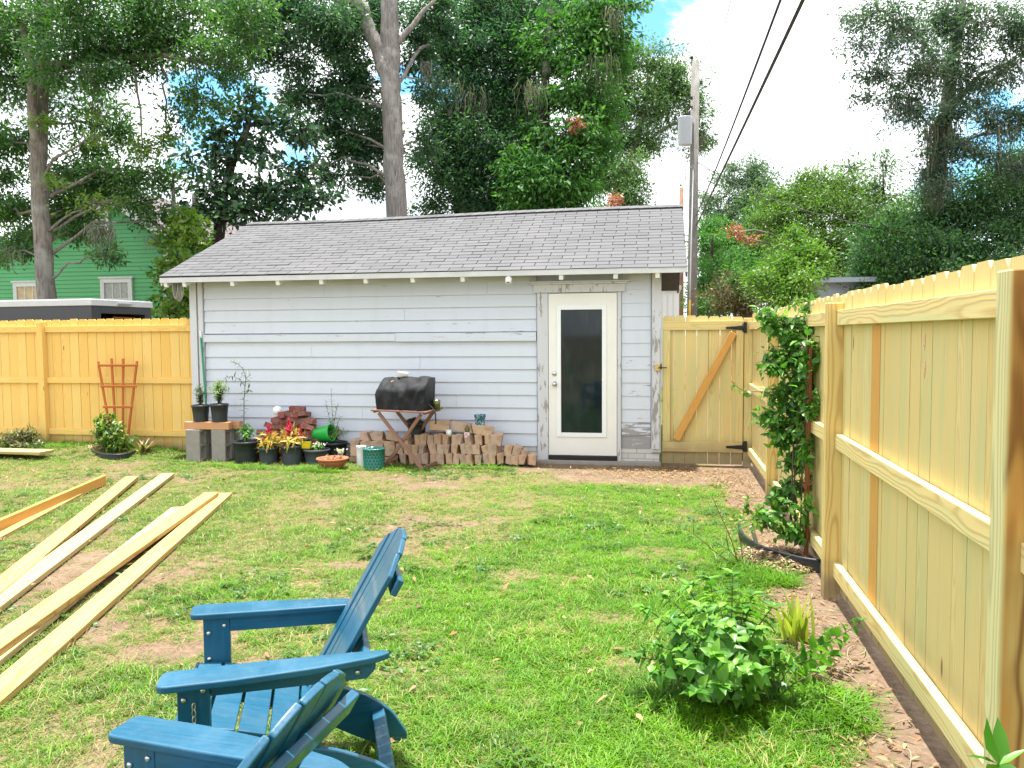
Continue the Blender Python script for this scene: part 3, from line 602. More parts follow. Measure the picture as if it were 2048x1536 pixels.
n = 9
for i in range(n): q.box(((A[0]+B[0])/2, HY-.035, A[2]+.05+(B[2]-A[2]-.1)*i/n), (B[0]-A[0]-.16, .075, .014), roteu(.65, 0, 0))
q.build('attic_louvre', MT['house_trim'], hs); q = MB(); q.bounds((A[0]+.05, HY-.005, A[2]), (B[0]-.05, HY-.001, B[2])); q.build('louvre_back', MT['dark_wood'], hs)

# trailer
c1 = atd(182, 598, 13.0); c2 = atd(302, 605, 14.35); zt = (c1[2]+c2[2])/2; ax = nrm([(c2-c1)[0], (c2-c1)[1], 0]); sd = np.array([-ax[1], ax[0], 0]); wdt = np.linalg.norm((c2-c1)[:2])
ang = atan2(sd[1], sd[0]); tr = thing('cargo_trailer', 'dark grey enclosed trailer with pale roof rail and open rear door behind the fence', 'trailer', (c1[0], c1[1], 0), ang)
MT['trailer'] = plain('trailer_skin', (.045, .048, .058), .35, .12, 2.0, spec=.5); MT['rail_metal'] = plain('trailer_rail', (.55, .57, .58), .45, .06); MT['roofm'] = plain('trailer_roof', (.5, .52, .53), .5, .1)
LT = 4.8; h0 = .5; h1 = zt-.10   # local: x along the trailer, y = -ax towards c2
q = MB(); q.bounds((0, -.04, h0), (LT, 0, h1)); q.bounds((0, -wdt, h0), (LT, -wdt+.04, h1)); q.bounds((LT-.05, -wdt+.041, h0), (LT, -.041, h1)); q.bounds((0, -wdt+.041, h0), (LT-.051, -.041, h0+.06))
q.bounds((-.002, -.20, h0), (.04, -.041, h1)); q.bounds((-.002, -wdt+.041, h0), (.04, -wdt+.16, h1)); q.bounds((-.002, -wdt+.161, h1-.12), (.04, -.201, h1)); q.build('body', MT['trailer'], tr, True, .004)
q = MB(); q.bounds((-.02, -wdt-.02, h1+.002), (LT+.02, .02, h1+.10)); q.build('roof_rail', MT['rail_metal'], tr, True, .006)
q = MB(); q.bounds((.01, -wdt+.01, h1+.101), (LT-.01, -.01, h1+.115)); q.build('roof', MT['roofm'], tr, True)
q = MB(); q.bounds((-.045, -wdt*.62, h1+.02), (-.021, -wdt*.40, h1+.055)); q.build('marker_lamp', MT['steel'], tr, True)
q = MB(); q.bounds((.25, -wdt+.10, h0+.07), (.28, -wdt+.62, h1-.16)); q.build('plywood', MT['beam'], tr, True)
for y in (.03, -wdt-.03):
    for x in (1.9, 2.7):
        q = MB(); q.lathe([(.10, -.08), (.30, -.08), (.33, -.05), (.33, .05), (.30, .08), (.10, .08)], (x, y, .33), 24, axis=(0, 1, 0)); q.build('wheel', MT['black_iron'], tr, True)

# pale shed wall and a grey house glimpsed behind
q = thing('white_building', 'white ribbed metal building glimpsed between the shed and the gate', 'building', atd(1340, 632, 24)*[1, 1, 0]); mb = MB(); A = atd(1306, 572, 24); B = atd(1358, 572, 24.2)
mb.bounds((A[0]-2.0, A[1], 0), (B[0], A[1]+3, A[2]-.12)); n = 14
for i in range(n): x = A[0]-1.5+(B[0]-A[0]+1.5)*i/n; mb.bounds((x, A[1]-.03, 0), (x+.06, A[1]-.001, A[2]-.13))
mb.build('wall', MT['white_paint'], q); mb = MB(); mb.bounds((A[0]-2.1, A[1]-.15, A[2]-.118), (B[0]+.06, A[1]+3.1, A[2])); mb.build('roof', MT['rail_metal'], q)
q = thing('grey_house', 'grey blue house wall glimpsed over the fence below the dark trees', 'house', atd(1680, 600, 21)*[1, 1, 0]); mb = MB(); A = atd(1655, 566, 21); B = atd(1715, 566, 21.3); z = 1.2
while z < A[2]: mb.box(((A[0]+B[0])/2, A[1], z+.07), (B[0]-A[0], .014, .15), roteu(-.12, 0, 0), rnd=RNG.random()); z += .14
mb.bounds((A[0], A[1]+.02, 0), (B[0], A[1]+4, A[2])); MT['grey_siding'] = plain('grey_siding', (.27, .32, .38), .6, .08); mb.build('wall', MT['grey_siding'], q)
mb = MB(); mb.prism([(A[0]-.3, A[2]), (B[0]+.3, A[2]), (B[0]+.3, A[2]+.12), (A[0]-.3, A[2]+.12)], (0, A[1]-.3, 0), (1, 0, 0), (0, 0, 1), (0, 1, 0), 4.5); mb.build('roof', MT['grey_siding'], q)

# utility poles
MT['pole'] = bark('weathered_pole', (.13, .125, .115), (.27, .26, .24), (14, 14, .6), (.34, .335, .32), .5); MT['pole_brown'] = bark('brown_pole', (.17, .09, .06), (.30, .18, .13), (14, 14, .6), (.3, .22, .18), .3)
D1 = 27.0
pb = atd(1382, 700, D1); pt = atd(1391, 124, D1); base = np.array([pb[0], pb[1], 0])
up = thing('utility_pole', 'tall grey wooden utility pole carrying a transformer can', 'utility pole', base)
q = MB(); q.tube([base+[0, 0, -.3], base*.5+pt*.5, pt], [.175, .155, .135], 14); q.build('pole', MT['pole'], up)
MT['can'] = plain('transformer_can', (.42, .46, .52), .4, .05)
q = MB(); ca = atd(1370, 290, D1-.25); cb = atd(1371, 237, D1-.25); q.lathe([(.001, 0), (.205, 0), (.215, .02), (.235, np.linalg.norm(cb-ca)-.03), (.245, np.linalg.norm(cb-ca)), (.24, np.linalg.norm(cb-ca)+.02), (.001, np.linalg.norm(cb-ca)+.06)], ca, 24); tf = q.build('transformer', MT['can'], up)
q = MB(); q.tube([cb+[.1, 0, .05], cb+[.1, 0, .25]], [.035, .02], 8); q.tube([cb+[-.05, 0, .05], cb+[-.05, 0, .2]], [.03, .018], 8); q.build('bushing', MT['black_iron'], tf)
q = MB(); q.tube([pt+[-.12, 0, -.05], pt+[-.12, 0, .16]], .02, 8); q.lathe([(.001, 0), (.07, .02), (.045, .05), (.06, .08), (.001, .11)], pt+[-.12, 0, .10], 14); q.build('insulator', MT['black_iron'], up)
for py in (165, 196, 215): w = atd(1383 if py != 165 else 1402, py, D1-.1); q = MB(); q.lathe([(.001, -.06), (.05, -.04), (.03, 0), (.05, .04), (.001, .06)], w, 12); q.build('insulator', MT['black_iron'], up)
q = MB(); a = atd(1386, 340, D1-.17); bb = atd(1379, 632, D1-.2); q.tube([a, bb], .02, 8); q.build('conduit', MT['rail_metal'], up)
q = MB(); a = atd(1380, 600, D1-.2); bb = atd(1379, 640, D1-.2); q.tube([a, bb], .035, 8); q.build('marker_tube', plain('yellow_marker', (.75, .48, .02), .4, .05), up)
q = MB(); q.tube([ca+[-.2, 0, .5], ca+[-.28, 0, .1], ca+[-.15, -.05, -.45], ca+[.05, 0, -.72], ca+[.22, 0, -.72]], .013, 6); q.tube([ca+[.02, 0, -.75], ca+[.02, 0, -1.15]], .02, 6); q.tube([cb+[.1, 0, .2], atd(1383, 215, D1-.1)], .010, 6); q.build('jumper', MT['rail_metal'], up)
b2 = atd(1362, 700, 45); t2 = atd(1363, 376, 45); p2 = thing('utility_pole', 'reddish brown wooden pole farther off, left of the tall grey pole', 'utility pole', b2*[1, 1, 0])
q = MB(); q.tube([b2*[1, 1, 0], t2], [.15, .12], 12); q.build('pole', MT['pole_brown'], p2); q = MB(); q.lathe([(.001, 0), (.08, .03), (.05, .08), (.001, .14)], t2+[-.04, 0, .1], 10); q.tube([t2, t2+[-.04, 0, .2]], .015, 6); q.build('insulator', MT['black_iron'], p2)
b3 = atd(1331, 700, 60); t3 = atd(1331, 385, 60); p3 = thing('metal_post', 'thin grey post rising above the right end of the shed ridge', 'post', b3*[1, 1, 0])
q = MB(); q.tube([b3*[1, 1, 0], t3], .085, 10); q.build('shaft', MT['rail_metal'], p3); q = MB(); q.lathe([(.10, 0), (.10, .06), (.001, .1)], t3, 12); q.build('cap', MT['rail_metal'], p3)
MT['cable'] = plain('black_cable', (.018, .016, .02), .6, .05)
def wire(label, P, r, sag, nm='power_cable'):
    P = [np.asarray(p, float) for p in P]; pts = []
    for a, bb in zip(P[:-1], P[1:]):
        for u in np.linspace(0, 1, 14)[:-1]: pts.append(a+(bb-a)*u - np.array([0, 0, sag*4*u*(1-u)]))
    pts.append(P[-1]); q = MB(); q.tube(pts, r, 6); o = q.build(nm, MT['cable']); return tag(o, label, 'cable')
def beyond(a, b_, k): return a + (b_-a)*k
a = atd(1393, 450, D1-.2); n_ = atd(1606, 0, 9.0); wire('thickest black cable sloping overhead to the tall grey pole', [a, n_, beyond(a, n_, 1.9)], .024, .02)
a = atd(1392, 432, D1-.2); n_ = atd(1561, 0, 9.6); wire('second black cable just left of the thickest one overhead', [a, n_, beyond(a, n_, 1.9)], .017, .09)
a = atd(1398, 250, D1-.1); n_ = atd(1462, 0, 12); wire('thin high wire leaving the top of the tall grey pole', [a, n_, beyond(a, n_, 1.5)], .006, .04)
a = atd(1396, 325, D1-.1); n_ = atd(1738, 452, 19); wire('thin drop wire from the tall pole down to the dark trees', [a, n_], .013, .25)
for i, y in enumerate((472, 498, 532, 546, 566)): wire('pale line strung between distant poles right of the tall pole', [atd(1364, y-2, 44), atd(1520, y+2, 52)], .022, .1)['group'] = 'distant lines right of the pole'

# ------------------------------------------------------------------ trees
MT['bark_oak'] = bark('oak_bark', (.09, .08, .07), (.26, .23, .20)); MT['bark_grey'] = bark('grey_bark', (.12, .112, .108), (.31, .29, .28), (11, 11, 1.0), (.42, .41, .40), .55); MT['bark_dark'] = bark('dark_bark', (.018, .016, .014), (.055, .045, .04))
MT['lf_oak'] = leafmat('oak_leaf', [(.022, .070, .026), (.040, .112, .034), (.066, .160, .040), (.115, .225, .050)], .42, .42)
MT['lf_dark'] = leafmat('dark_leaf', [(.016, .058, .038), (.030, .092, .050), (.050, .130, .058), (.080, .175, .064)], .36, .42)
MT['lf_mag'] = leafmat('magnolia_leaf', [(.016, .052, .034), (.028, .080, .044), (.046, .110, .052), (.080, .150, .070)], .2, .32)
MT['lf_mid'] = leafmat('green_leaf', [(.030, .095, .026), (.050, .145, .036), (.076, .200, .046), (.125, .265, .062)], .42, .52, .22)
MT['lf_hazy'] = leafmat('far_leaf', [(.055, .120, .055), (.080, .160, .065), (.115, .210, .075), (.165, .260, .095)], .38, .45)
MT['lf_blue_haze'] = leafmat('bluish_haze_leaf', [(.055, .115, .075), (.080, .150, .090), (.110, .185, .105), (.140, .215, .120)], .35)  # pale blue of distance haze put into the leaf colour
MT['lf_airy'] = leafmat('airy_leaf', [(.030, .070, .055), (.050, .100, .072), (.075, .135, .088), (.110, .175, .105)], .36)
MT['lf_lime'] = leafmat('lime_leaf', [(.060, .130, .018), (.100, .190, .025), (.150, .250, .035), (.220, .300, .045)], .42)
MT['lf_red'] = leafmat('red_leaf', [(.22, .06, .045), (.34, .10, .075), (.42, .16, .11), (.20, .17, .07)], .35)
MT['lf_brown'] = leafmat('brown_leaf', [(.06, .055, .025), (.10, .085, .04), (.15, .115, .06), (.10, .13, .05)], .30)
MT['moss'] = leafmat('spanish_moss', [(.10, .115, .085), (.14, .155, .115), (.19, .20, .155), (.24, .25, .20)], .3, .9, .1)

def rhombs(P, D, L, Wd, Nn=None):
    n = len(P); D = D/(np.linalg.norm(D, axis=1, keepdims=True)+1e-9)
    A = RNG.normal(size=(n, 3)) if Nn is None else Nn
    S = np.cross(D, A); S /= np.linalg.norm(S, axis=1, keepdims=True)+1e-9; L = np.broadcast_to(L, (n,))[:, None]; Wd = np.broadcast_to(Wd, (n,))[:, None]
    V = np.stack([P, P+D*L*.45+S*Wd*.5, P+D*L, P+D*L*.45-S*Wd*.5], 1).reshape(-1, 3)
    return V, np.arange(4*n).reshape(-1, 4)
def tree(name, label, cat, trunk, clumps, lpx, mat, barkm, limbs=(), tau=2.0, asp=.36, dep=.8, moss=(), group=None, extra=(), subk=1.0, droop=.35, base=None, twig=1.0):
    """trunk: (px, py, depth, radius) from the ground up; clumps: (px, py, rx, ry, depth[, tau]) in the photograph's pixels, given real size and depth"""
    T = np.array([atd(a, b_, d) for a, b_, d, r in trunk]); R_ = [r for *_, r in trunk]
    g0 = np.array([T[0][0], T[0][1], 0]) if base is None else np.array(base); root = thing(name, label, cat, g0, 0, group)
    w = MB(); pts = np.concatenate([[g0-[0, 0, .2]], T]) if T[0][2] > .3 else T; rad = ([R_[0]*1.25]+R_) if T[0][2] > .3 else R_
    def dense(pts, rad, k=5):
        s = np.arange(len(pts)); u = np.linspace(0, len(pts)-1, (len(pts)-1)*k+1); return np.stack([np.interp(u, s, np.array(pts)[:, i]) for i in range(3)], 1), np.interp(u, s, rad)
    dp, dr = dense(pts, rad); jit = RNG.normal(size=dp.shape)*dr[:, None]*.06; jit[0] = 0; w.tube(dp+jit, dr, 14, wob=.07)
    skel = [(p, r) for p, r in zip(dp, dr)]
    for lb in limbs:
        lp, lr = dense([atd(a, b_, d) for a, b_, d, r in lb], [r for *_, r in lb]); lp = lp+RNG.normal(size=lp.shape)*lr[:, None]*.15; w.tube(lp, lr, 10, wob=.08); skel += [(p, r) for p, r in zip(lp, lr)]
    SP = np.array([s[0] for s in skel]); SR = np.array([s[1] for s in skel])
    def cloud(cl, lp, tau_):
        VV, QQ, RR, n0 = [], [], [], 0
        for c in cl:
            px, py, rx, ry, d = c[:5]; tt = c[5] if len(c) > 5 else tau_
            ctr = atd(px, py, d); k = d/F; ax_ = np.array([rx*k, max(rx, ry)*k*dep, ry*k])
            L = lp*k; Wd = L*asp; area = pi*ax_[0]*ax_[2]; nl = int(1.5*tt*area/(L*Wd*.5*.55)); ns = max(5, int(9*subk*(area/(45*k)**2)**.5+4))
            if twig:
                dd = np.linalg.norm(SP+np.array([0, 0, .35])*np.linalg.norm(SP[:, :2]-ctr[:2], axis=1)[:, None]-ctr, axis=1); j = int(np.argmin(dd)); s0 = SP[j]; r0_ = min(SR[j]*.6, .012+.012*np.linalg.norm(ctr-s0))
                if np.linalg.norm(ctr-s0) > .2:
                    u = np.linspace(0, 1, 7)[:, None]; b_ = s0+(ctr-s0)*u+np.array([0, 0, 1.0])*np.sin(u*pi)*.10*np.linalg.norm(ctr-s0)+RNG.normal(size=(7, 3))*.03*np.linalg.norm(ctr-s0)*np.sin(u*pi); w.tube(b_, np.linspace(r0_, max(.008, r0_*.35), 7), 6)
            dirs = RNG.normal(size=(ns, 3)); dirs /= np.linalg.norm(dirs, axis=1, keepdims=True); sc = ctr + dirs*(RNG.random((ns, 1))**.5)*ax_*1.06
            wt = RNG.random(ns)**1.6+.12; wt /= wt.sum(); which = RNG.choice(ns, nl, p=wt); sub = np.array([.34, .34, .22])*ax_.mean()*(ns/14.0)**-.30
            P = sc[which]+RNG.normal(size=(nl, 3))*sub*(.55+.75*RNG.random(ns))[which][:, None]; tone = np.clip(RNG.random(ns)[which]*.5+RNG.random(nl)*.5, 0, 1)
            if twig:
                for i in range(ns):
                    b0 = ctr+(sc[i]-ctr)*.15; w.tube([b0, (b0+sc[i])/2+RNG.normal(size=3)*.06*ax_.mean(), sc[i], sc[i]+(sc[i]-ctr)*.25], [.010*d/15, .008*d/15, .005*d/15, .003*d/15], 3, cap=False)
            D = (P-sc[which])/(sub.mean()+1e-6)*.5+RNG.normal(size=(nl, 3))*.7+np.array([0, 0, -droop])
            Nn = RNG.normal(size=(nl, 3))+np.array([0, 0, .9])
            v, q = rhombs(P, D, L*(.65+.7*RNG.random(nl)), Wd*(.7+.6*RNG.random(nl)), Nn)
            VV.append(v); QQ.append(q+n0); RR.append(np.repeat(tone, 4)); n0 += len(v)
        return np.concatenate(VV), np.concatenate(QQ), np.concatenate(RR)
    v, q, r = cloud(clumps, lpx, tau); quad_mesh('crown', v, q, r, mat, root)
    for cl, lp, mt, tu in extra: v, q, r = cloud(cl, lp, tu); quad_mesh('crown', v, q, r, mt, root)
    w.build('trunk', barkm, root)
    if moss:
        for px, py, wpx, lpx_, d, n in moss:
            VV, RR = [], []; n = int(n*1.3); k = d/F; P = np.array([atd(px, py, d)]).repeat(n, 0) + RNG.normal(size=(n, 3))*np.array([wpx*k*.5, wpx*k*.4, wpx*k*.25])
            Lm = lpx_*k*(.35+.65*RNG.random(n)); segs = 5; wd = .0062*d/18*(1+RNG.random(n)); th = RNG.random(n)*pi; S = np.stack([np.cos(th), np.sin(th), 0*th], 1)
            cur = P.copy(); tone = RNG.random(n)
            for s_ in range(segs):
                nx_ = cur + np.stack([RNG.normal(size=n)*.035, RNG.normal(size=n)*.035, -Lm/segs], 1); w0 = (wd*(1-.18*s_))[:, None]*S; w1 = (wd*(1-.18*(s_+1)))[:, None]*S
                VV.append(np.stack([cur-w0, cur+w0, nx_+w1, nx_-w1], 1).reshape(-1, 3)); RR.append(np.repeat(tone, 4)); cur = nx_
            V = np.concatenate(VV); quad_mesh('spanish_moss', V, np.arange(len(V)).reshape(-1, 4), np.concatenate(RR), MT['moss'], root)
    return root

dA = 15.2
tree('oak_tree', 'left oak with bare pale trunk rising between the trailer and green house', 'tree',
     [(97, 640, dA, .165), (88, 520, dA, .155), (80, 400, dA, .148), (77, 310, dA, .142), (84, 180, dA, .12), (90, 60, dA, .12), (96, -120, dA, .08)],
     [(20, 40, 110, 90, dA), (140, 20, 110, 80, dA-.8), (265, 40, 95, 70, dA), (30, 165, 95, 75, dA+.6), (150, 140, 90, 65, dA-.8, 1.7), (240, 120, 80, 50, dA), (330, 105, 85, 42, dA), (425, 125, 75, 50, dA-.4), (395, 210, 62, 38, dA-.3, 1.6), (480, 50, 75, 60, dA), (370, 30, 80, 50, dA),
      (20, 290, 75, 75, dA+1.0), (190, 250, 85, 65, dA+1), (165, 345, 80, 55, dA+1.2), (235, 360, 75, 42, dA+.8, 2.0), (20, 420, 75, 75, dA+1.5), (140, 430, 50, 36, dA+1.3, 1.6), (120, 400, 50, 60, dA+1.5), (20, 505, 50, 40, dA+.4, 1.5), (212, 505, 34, 22, dA-.2, 1.2), (300, 345, 60, 40, dA+.8, 1.4), (270, 405, 55, 28, dA+.6, 1.6), (295, 440, 34, 18, dA+.5, 1.0), (160, 470, 40, 26, dA+1.0, 1.2)],
     11.0, MT['lf_oak'], MT['bark_oak'], limbs=[[(78, 320, dA, .11), (66, 240, dA-.2, .09), (60, 130, dA-.4, .07), (40, 20, dA-.5, .05)], [(88, 140, dA, .09), (180, 115, dA-.2, .07), (320, 110, dA-.2, .05), (440, 130, dA-.3, .025)]],
     tau=1.5, extra=[([(335, 270, 38, 24, dA, 1.1), (285, 295, 40, 22, dA, 1.1), (185, 225, 20, 14, dA-.6, .8), (85, 245, 24, 18, dA-.35, 1.3), (105, 365, 22, 14, dA-.3, 1.1), (190, 275, 22, 12, dA-.7, .8), (200, 405, 60, 20, dA-.2, .5)], 11.0, MT['lf_lime'], 1.0)],
     moss=[(203, 455, 22, 75, dA-.3, 110), (25, 500, 26, 40, dA, 30), (305, 470, 16, 50, dA+.4, 20)])
dB = 17.0
tree('magnolia_tree', 'dark magnolia with large glossy leaves behind the left end of the shed', 'tree', [(436, 480, dB, .12), (448, 400, dB, .11), (462, 330, dB, .09), (492, 262, dB, .065), (505, 215, dB, .035), (512, 150, dB, .015)],
     [(478, 232, 48, 34, dB), (555, 235, 52, 34, dB), (435, 265, 34, 26, dB), (432, 300, 42, 30, dB), (520, 300, 60, 36, dB), (600, 262, 44, 34, dB), (425, 365, 62, 42, dB), (525, 375, 72, 46, dB), (598, 350, 40, 38, dB), (648, 398, 42, 14, dB), (490, 425, 70, 34, dB), (395, 430, 55, 40, dB), (575, 420, 50, 26, dB), (385, 330, 30, 50, dB, .7), (500, 190, 26, 22, dB), (618, 395, 40, 20, dB)],
     15.0, MT['lf_mag'], MT['bark_dark'], tau=1.35, asp=.5, subk=1.3, limbs=[[(498, 250, dB, .05), (560, 245, dB, .03), (600, 235, dB, .015)]])
dC = 18.0
tree('tall_oak', 'tall oak whose thick grey forked trunk stands right behind the shed ridge', 'tree',
     [(794, 460, dC, .235), (788, 330, dC, .222), (783, 200, dC, .215), (779, 140, dC, .222), (780, 60, dC, .20), (778, -60, dC, .17), (775, -160, dC, .12)],
     [(560, 30, 90, 55, dC+.5), (650, 40, 80, 55, dC), (520, 90, 70, 50, dC+.5), (590, 120, 55, 45, dC+1, 1.4), (690, 110, 55, 60, dC+.7, 1.8), (640, 190, 60, 45, dC+1), (710, 210, 60, 70, dC+.8, 2.2), (650, 265, 50, 40, dC+1), (715, 300, 55, 45, dC+1), (690, 350, 45, 26, dC+1), (745, 370, 40, 26, dC+1.2), (745, 260, 50, 60, dC+1.6), (590, 190, 45, 32, dC+.6, 1.2), (740, 40, 60, 60, dC+1), (850, 30, 75, 55, dC+.6), (840, 110, 50, 40, dC+.8, 1.4), (870, 190, 50, 34, dC+1, 1.1), (850, 300, 46, 34, dC+1.2, .9), (640, 330, 40, 22, dC+1, .9), (460, 20, 60, 40, dC)],
     10.5, MT['lf_dark'], MT['bark_grey'], limbs=[[(775, 150, dC, .19), (757, 105, dC, .17), (738, 55, dC, .155), (720, 5, dC, .14), (700, -80, dC, .10)], [(785, 100, dC, .07), (850, 20, dC, .05), (880, -10, dC, .03)], [(785, 190, dC+.2, .045), (840, 95, dC+.4, .04), (860, 90, dC+.6, .03)]],
     tau=2.1, moss=[(850, 125, 10, 65, dC+.5, 40), (700, 240, 40, 50, dC+1, 40)])
dD = 22.0
tree('dark_evergreen', 'dense dark evergreen with hanging moss just right of the forked trunk', 'tree', [(925, 470, dD, .22), (920, 330, dD, .2), (935, 200, dD, .16), (950, 60, dD, .1), (950, -40, dD, .06)],
     [(940, 40, 100, 65, dD), (1040, 30, 100, 60, dD), (900, 120, 70, 50, dD), (1000, 120, 90, 60, dD-.6), (960, 210, 80, 55, dD-.3), (900, 260, 70, 55, dD), (1000, 280, 85, 60, dD-.8), (880, 330, 60, 50, dD-.2), (960, 350, 85, 55, dD-.7), (1040, 370, 70, 50, dD-.9), (870, 405, 50, 36, dD, 1.2), (960, 420, 80, 34, dD-.4), (1060, 430, 60, 30, dD-.4), (1060, 210, 60, 60, dD), (1140, 30, 90, 55, dD), (1000, 200, 60, 60, dD)],
     9.5, MT['lf_dark'], MT['bark_dark'], tau=2.7, dep=.9, limbs=[[(920, 300, dD-1, .06), (890, 190, dD-1.2, .05), (850, 190, dD-1.4, .035)]], moss=[(940, 190, 45, 80, dD-1.4, 60), (1050, 160, 40, 55, dD-1.0, 45), (900, 160, 30, 50, dD-1.2, 30)])
dE = 20.0
tree('laurel_tree', 'glossy mid green tree with drooping leaves and pale moss, right of the dark evergreen', 'tree', [(1092, 470, dE, .14), (1088, 330, dE, .13), (1090, 210, dE, .12), (1092, 120, dE, .09), (1100, 20, dE, .06)],
     [(1150, 60, 85, 60, dE), (1215, 60, 55, 60, dE+.3), (1150, 130, 70, 50, dE-.2), (1080, 110, 50, 40, dE+.8), (1130, 200, 60, 45, dE-.3), (1195, 200, 45, 60, dE), (1140, 270, 70, 50, dE-.5), (1080, 290, 50, 50, dE+.6), (1120, 340, 80, 50, dE-.6), (1190, 280, 40, 50, dE), (1085, 400, 70, 45, dE-.3), (1150, 400, 55, 45, dE-.5), (1170, 350, 40, 40, dE-.2), (1040, 330, 45, 45, dE-.2), (1265, 10, 36, 18, dE, 1.2), (1225, 120, 35, 40, dE)],
     13.0, MT['lf_mid'], MT['bark_dark'], tau=2.1, asp=.38, droop=.8, dep=.7, extra=[([(1150, 245, 12, 14, dE-1.3, 1.2)], 11, MT['lf_red'], 1.2)], moss=[(1195, 120, 40, 90, dE-.6, 60), (1060, 170, 26, 60, dE-.9, 50), (1225, 20, 20, 60, dE-.6, 50)])
dF = 33.0
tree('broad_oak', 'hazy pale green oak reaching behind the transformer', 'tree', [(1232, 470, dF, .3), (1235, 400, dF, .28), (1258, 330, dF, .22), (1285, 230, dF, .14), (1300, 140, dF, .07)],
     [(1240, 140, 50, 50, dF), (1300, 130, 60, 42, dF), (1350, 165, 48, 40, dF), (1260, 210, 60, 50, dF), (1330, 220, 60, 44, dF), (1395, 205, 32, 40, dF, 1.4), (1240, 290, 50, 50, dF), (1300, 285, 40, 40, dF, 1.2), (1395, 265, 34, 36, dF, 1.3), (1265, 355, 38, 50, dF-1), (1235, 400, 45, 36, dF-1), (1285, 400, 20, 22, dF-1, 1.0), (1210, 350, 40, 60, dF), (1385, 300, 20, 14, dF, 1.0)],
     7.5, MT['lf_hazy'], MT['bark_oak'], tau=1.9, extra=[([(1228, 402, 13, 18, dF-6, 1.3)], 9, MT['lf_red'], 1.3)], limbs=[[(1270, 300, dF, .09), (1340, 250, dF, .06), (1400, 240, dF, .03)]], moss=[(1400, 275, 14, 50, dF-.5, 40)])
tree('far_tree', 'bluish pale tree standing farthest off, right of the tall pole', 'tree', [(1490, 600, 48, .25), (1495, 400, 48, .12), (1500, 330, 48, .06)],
     [(1500, 345, 50, 30, 48), (1460, 390, 45, 40, 48), (1530, 395, 50, 45, 48), (1490, 445, 55, 50, 47), (1440, 450, 35, 50, 48), (1450, 520, 45, 50, 46), (1510, 520, 55, 50, 46), (1420, 400, 18, 30, 48, .9)], 6.5, MT['lf_blue_haze'], MT['bark_oak'], tau=1.9, twig=1)
tree('green_tree', 'narrow bright green tree directly behind the base of the tall pole', 'tree', [(1420, 640, 34, .15), (1422, 520, 34, .08), (1425, 470, 34, .03)],
     [(1420, 500, 30, 40, 35), (1415, 570, 32, 45, 33), (1450, 540, 34, 45, 34), (1430, 620, 40, 30, 32), (1395, 610, 16, 40, 36, 1.2)], 7.0, MT['lf_mid'], MT['bark_dark'], tau=1.9)
tree('spreading_tree', 'wide yellow green tree crown spreading over the middle right background', 'tree', [(1650, 640, 30, .2), (1648, 520, 30, .16), (1645, 430, 30, .08)],
     [(1640, 372, 75, 28, 30), (1710, 400, 65, 34, 30), (1575, 400, 60, 40, 30), (1640, 420, 80, 40, 29), (1720, 445, 60, 36, 29), (1560, 455, 60, 40, 29), (1640, 480, 80, 40, 28.5), (1700, 500, 60, 40, 28), (1580, 500, 50, 36, 28), (1540, 440, 36, 40, 30), (1640, 540, 70, 40, 28), (1780, 450, 40, 26, 29)], 7.5, leafmat('sunny_leaf', [(.045, .105, .020), (.075, .155, .028), (.115, .205, .040), (.165, .250, .060)], .4), MT['bark_oak'], tau=2.0,
     extra=[([(1476, 464, 24, 15, 27.6, .8), (1498, 478, 20, 12, 27.6, .6)], 8, MT['lf_red'], 1.2)])
tree('thicket', 'mid green thicket filling the gap between the tall pole and the lime green bush', 'thicket', [(1500, 640, 38, .12), (1500, 540, 38, .08), (1502, 450, 38, .04)],
     [(1450, 470, 45, 45, 39), (1510, 470, 50, 45, 38), (1555, 500, 45, 45, 38), (1440, 540, 45, 45, 38), (1500, 540, 55, 45, 37), (1560, 560, 50, 45, 37), (1680, 560, 60, 40, 34), (1740, 540, 55, 50, 34), (1450, 600, 60, 35, 37), (1640, 590, 60, 30, 34), (1760, 480, 50, 40, 35)], 7.0, MT['lf_mid'], MT['bark_dark'], tau=2.0)
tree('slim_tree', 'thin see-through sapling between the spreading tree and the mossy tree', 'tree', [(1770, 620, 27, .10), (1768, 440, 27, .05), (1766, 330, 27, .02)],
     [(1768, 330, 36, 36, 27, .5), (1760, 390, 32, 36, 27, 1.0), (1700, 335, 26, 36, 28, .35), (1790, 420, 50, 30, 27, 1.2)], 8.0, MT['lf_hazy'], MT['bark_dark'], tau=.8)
tree('bush', 'rounded bright lime green bush showing above the middle of the fence', 'bush', [(1580, 640, 19, .06), (1580, 600, 19, .04)], [(1575, 520, 48, 40, 19), (1620, 520, 40, 36, 19), (1545, 560, 45, 34, 18.7), (1600, 565, 60, 40, 18.5), (1570, 600, 60, 30, 18.5), (1595, 480, 30, 30, 19.3, 1.2)], 9.5, leafmat('bush_leaf', [(.045, .125, .018), (.080, .180, .024), (.130, .240, .036), (.180, .290, .050)], .42), MT['bark_dark'], tau=2.0)
tree('bush', 'brownish tangled bush to the left of the lime green bush', 'bush', [(1470, 640, 21, .05), (1470, 600, 21, .03)], [(1480, 575, 40, 28, 21), (1460, 600, 50, 30, 20.5), (1510, 600, 40, 30, 20.5)], 8.0, MT['lf_brown'], MT['bark_dark'], tau=1.7, extra=[([(1470, 560, 50, 40, 20.4, .5)], 8, MT['lf_mid'], .5)])
MT['lf_holly'] = leafmat('holly_leaf', [(.024, .075, .036), (.042, .112, .046), (.066, .152, .054), (.10, .20, .066)], .38)
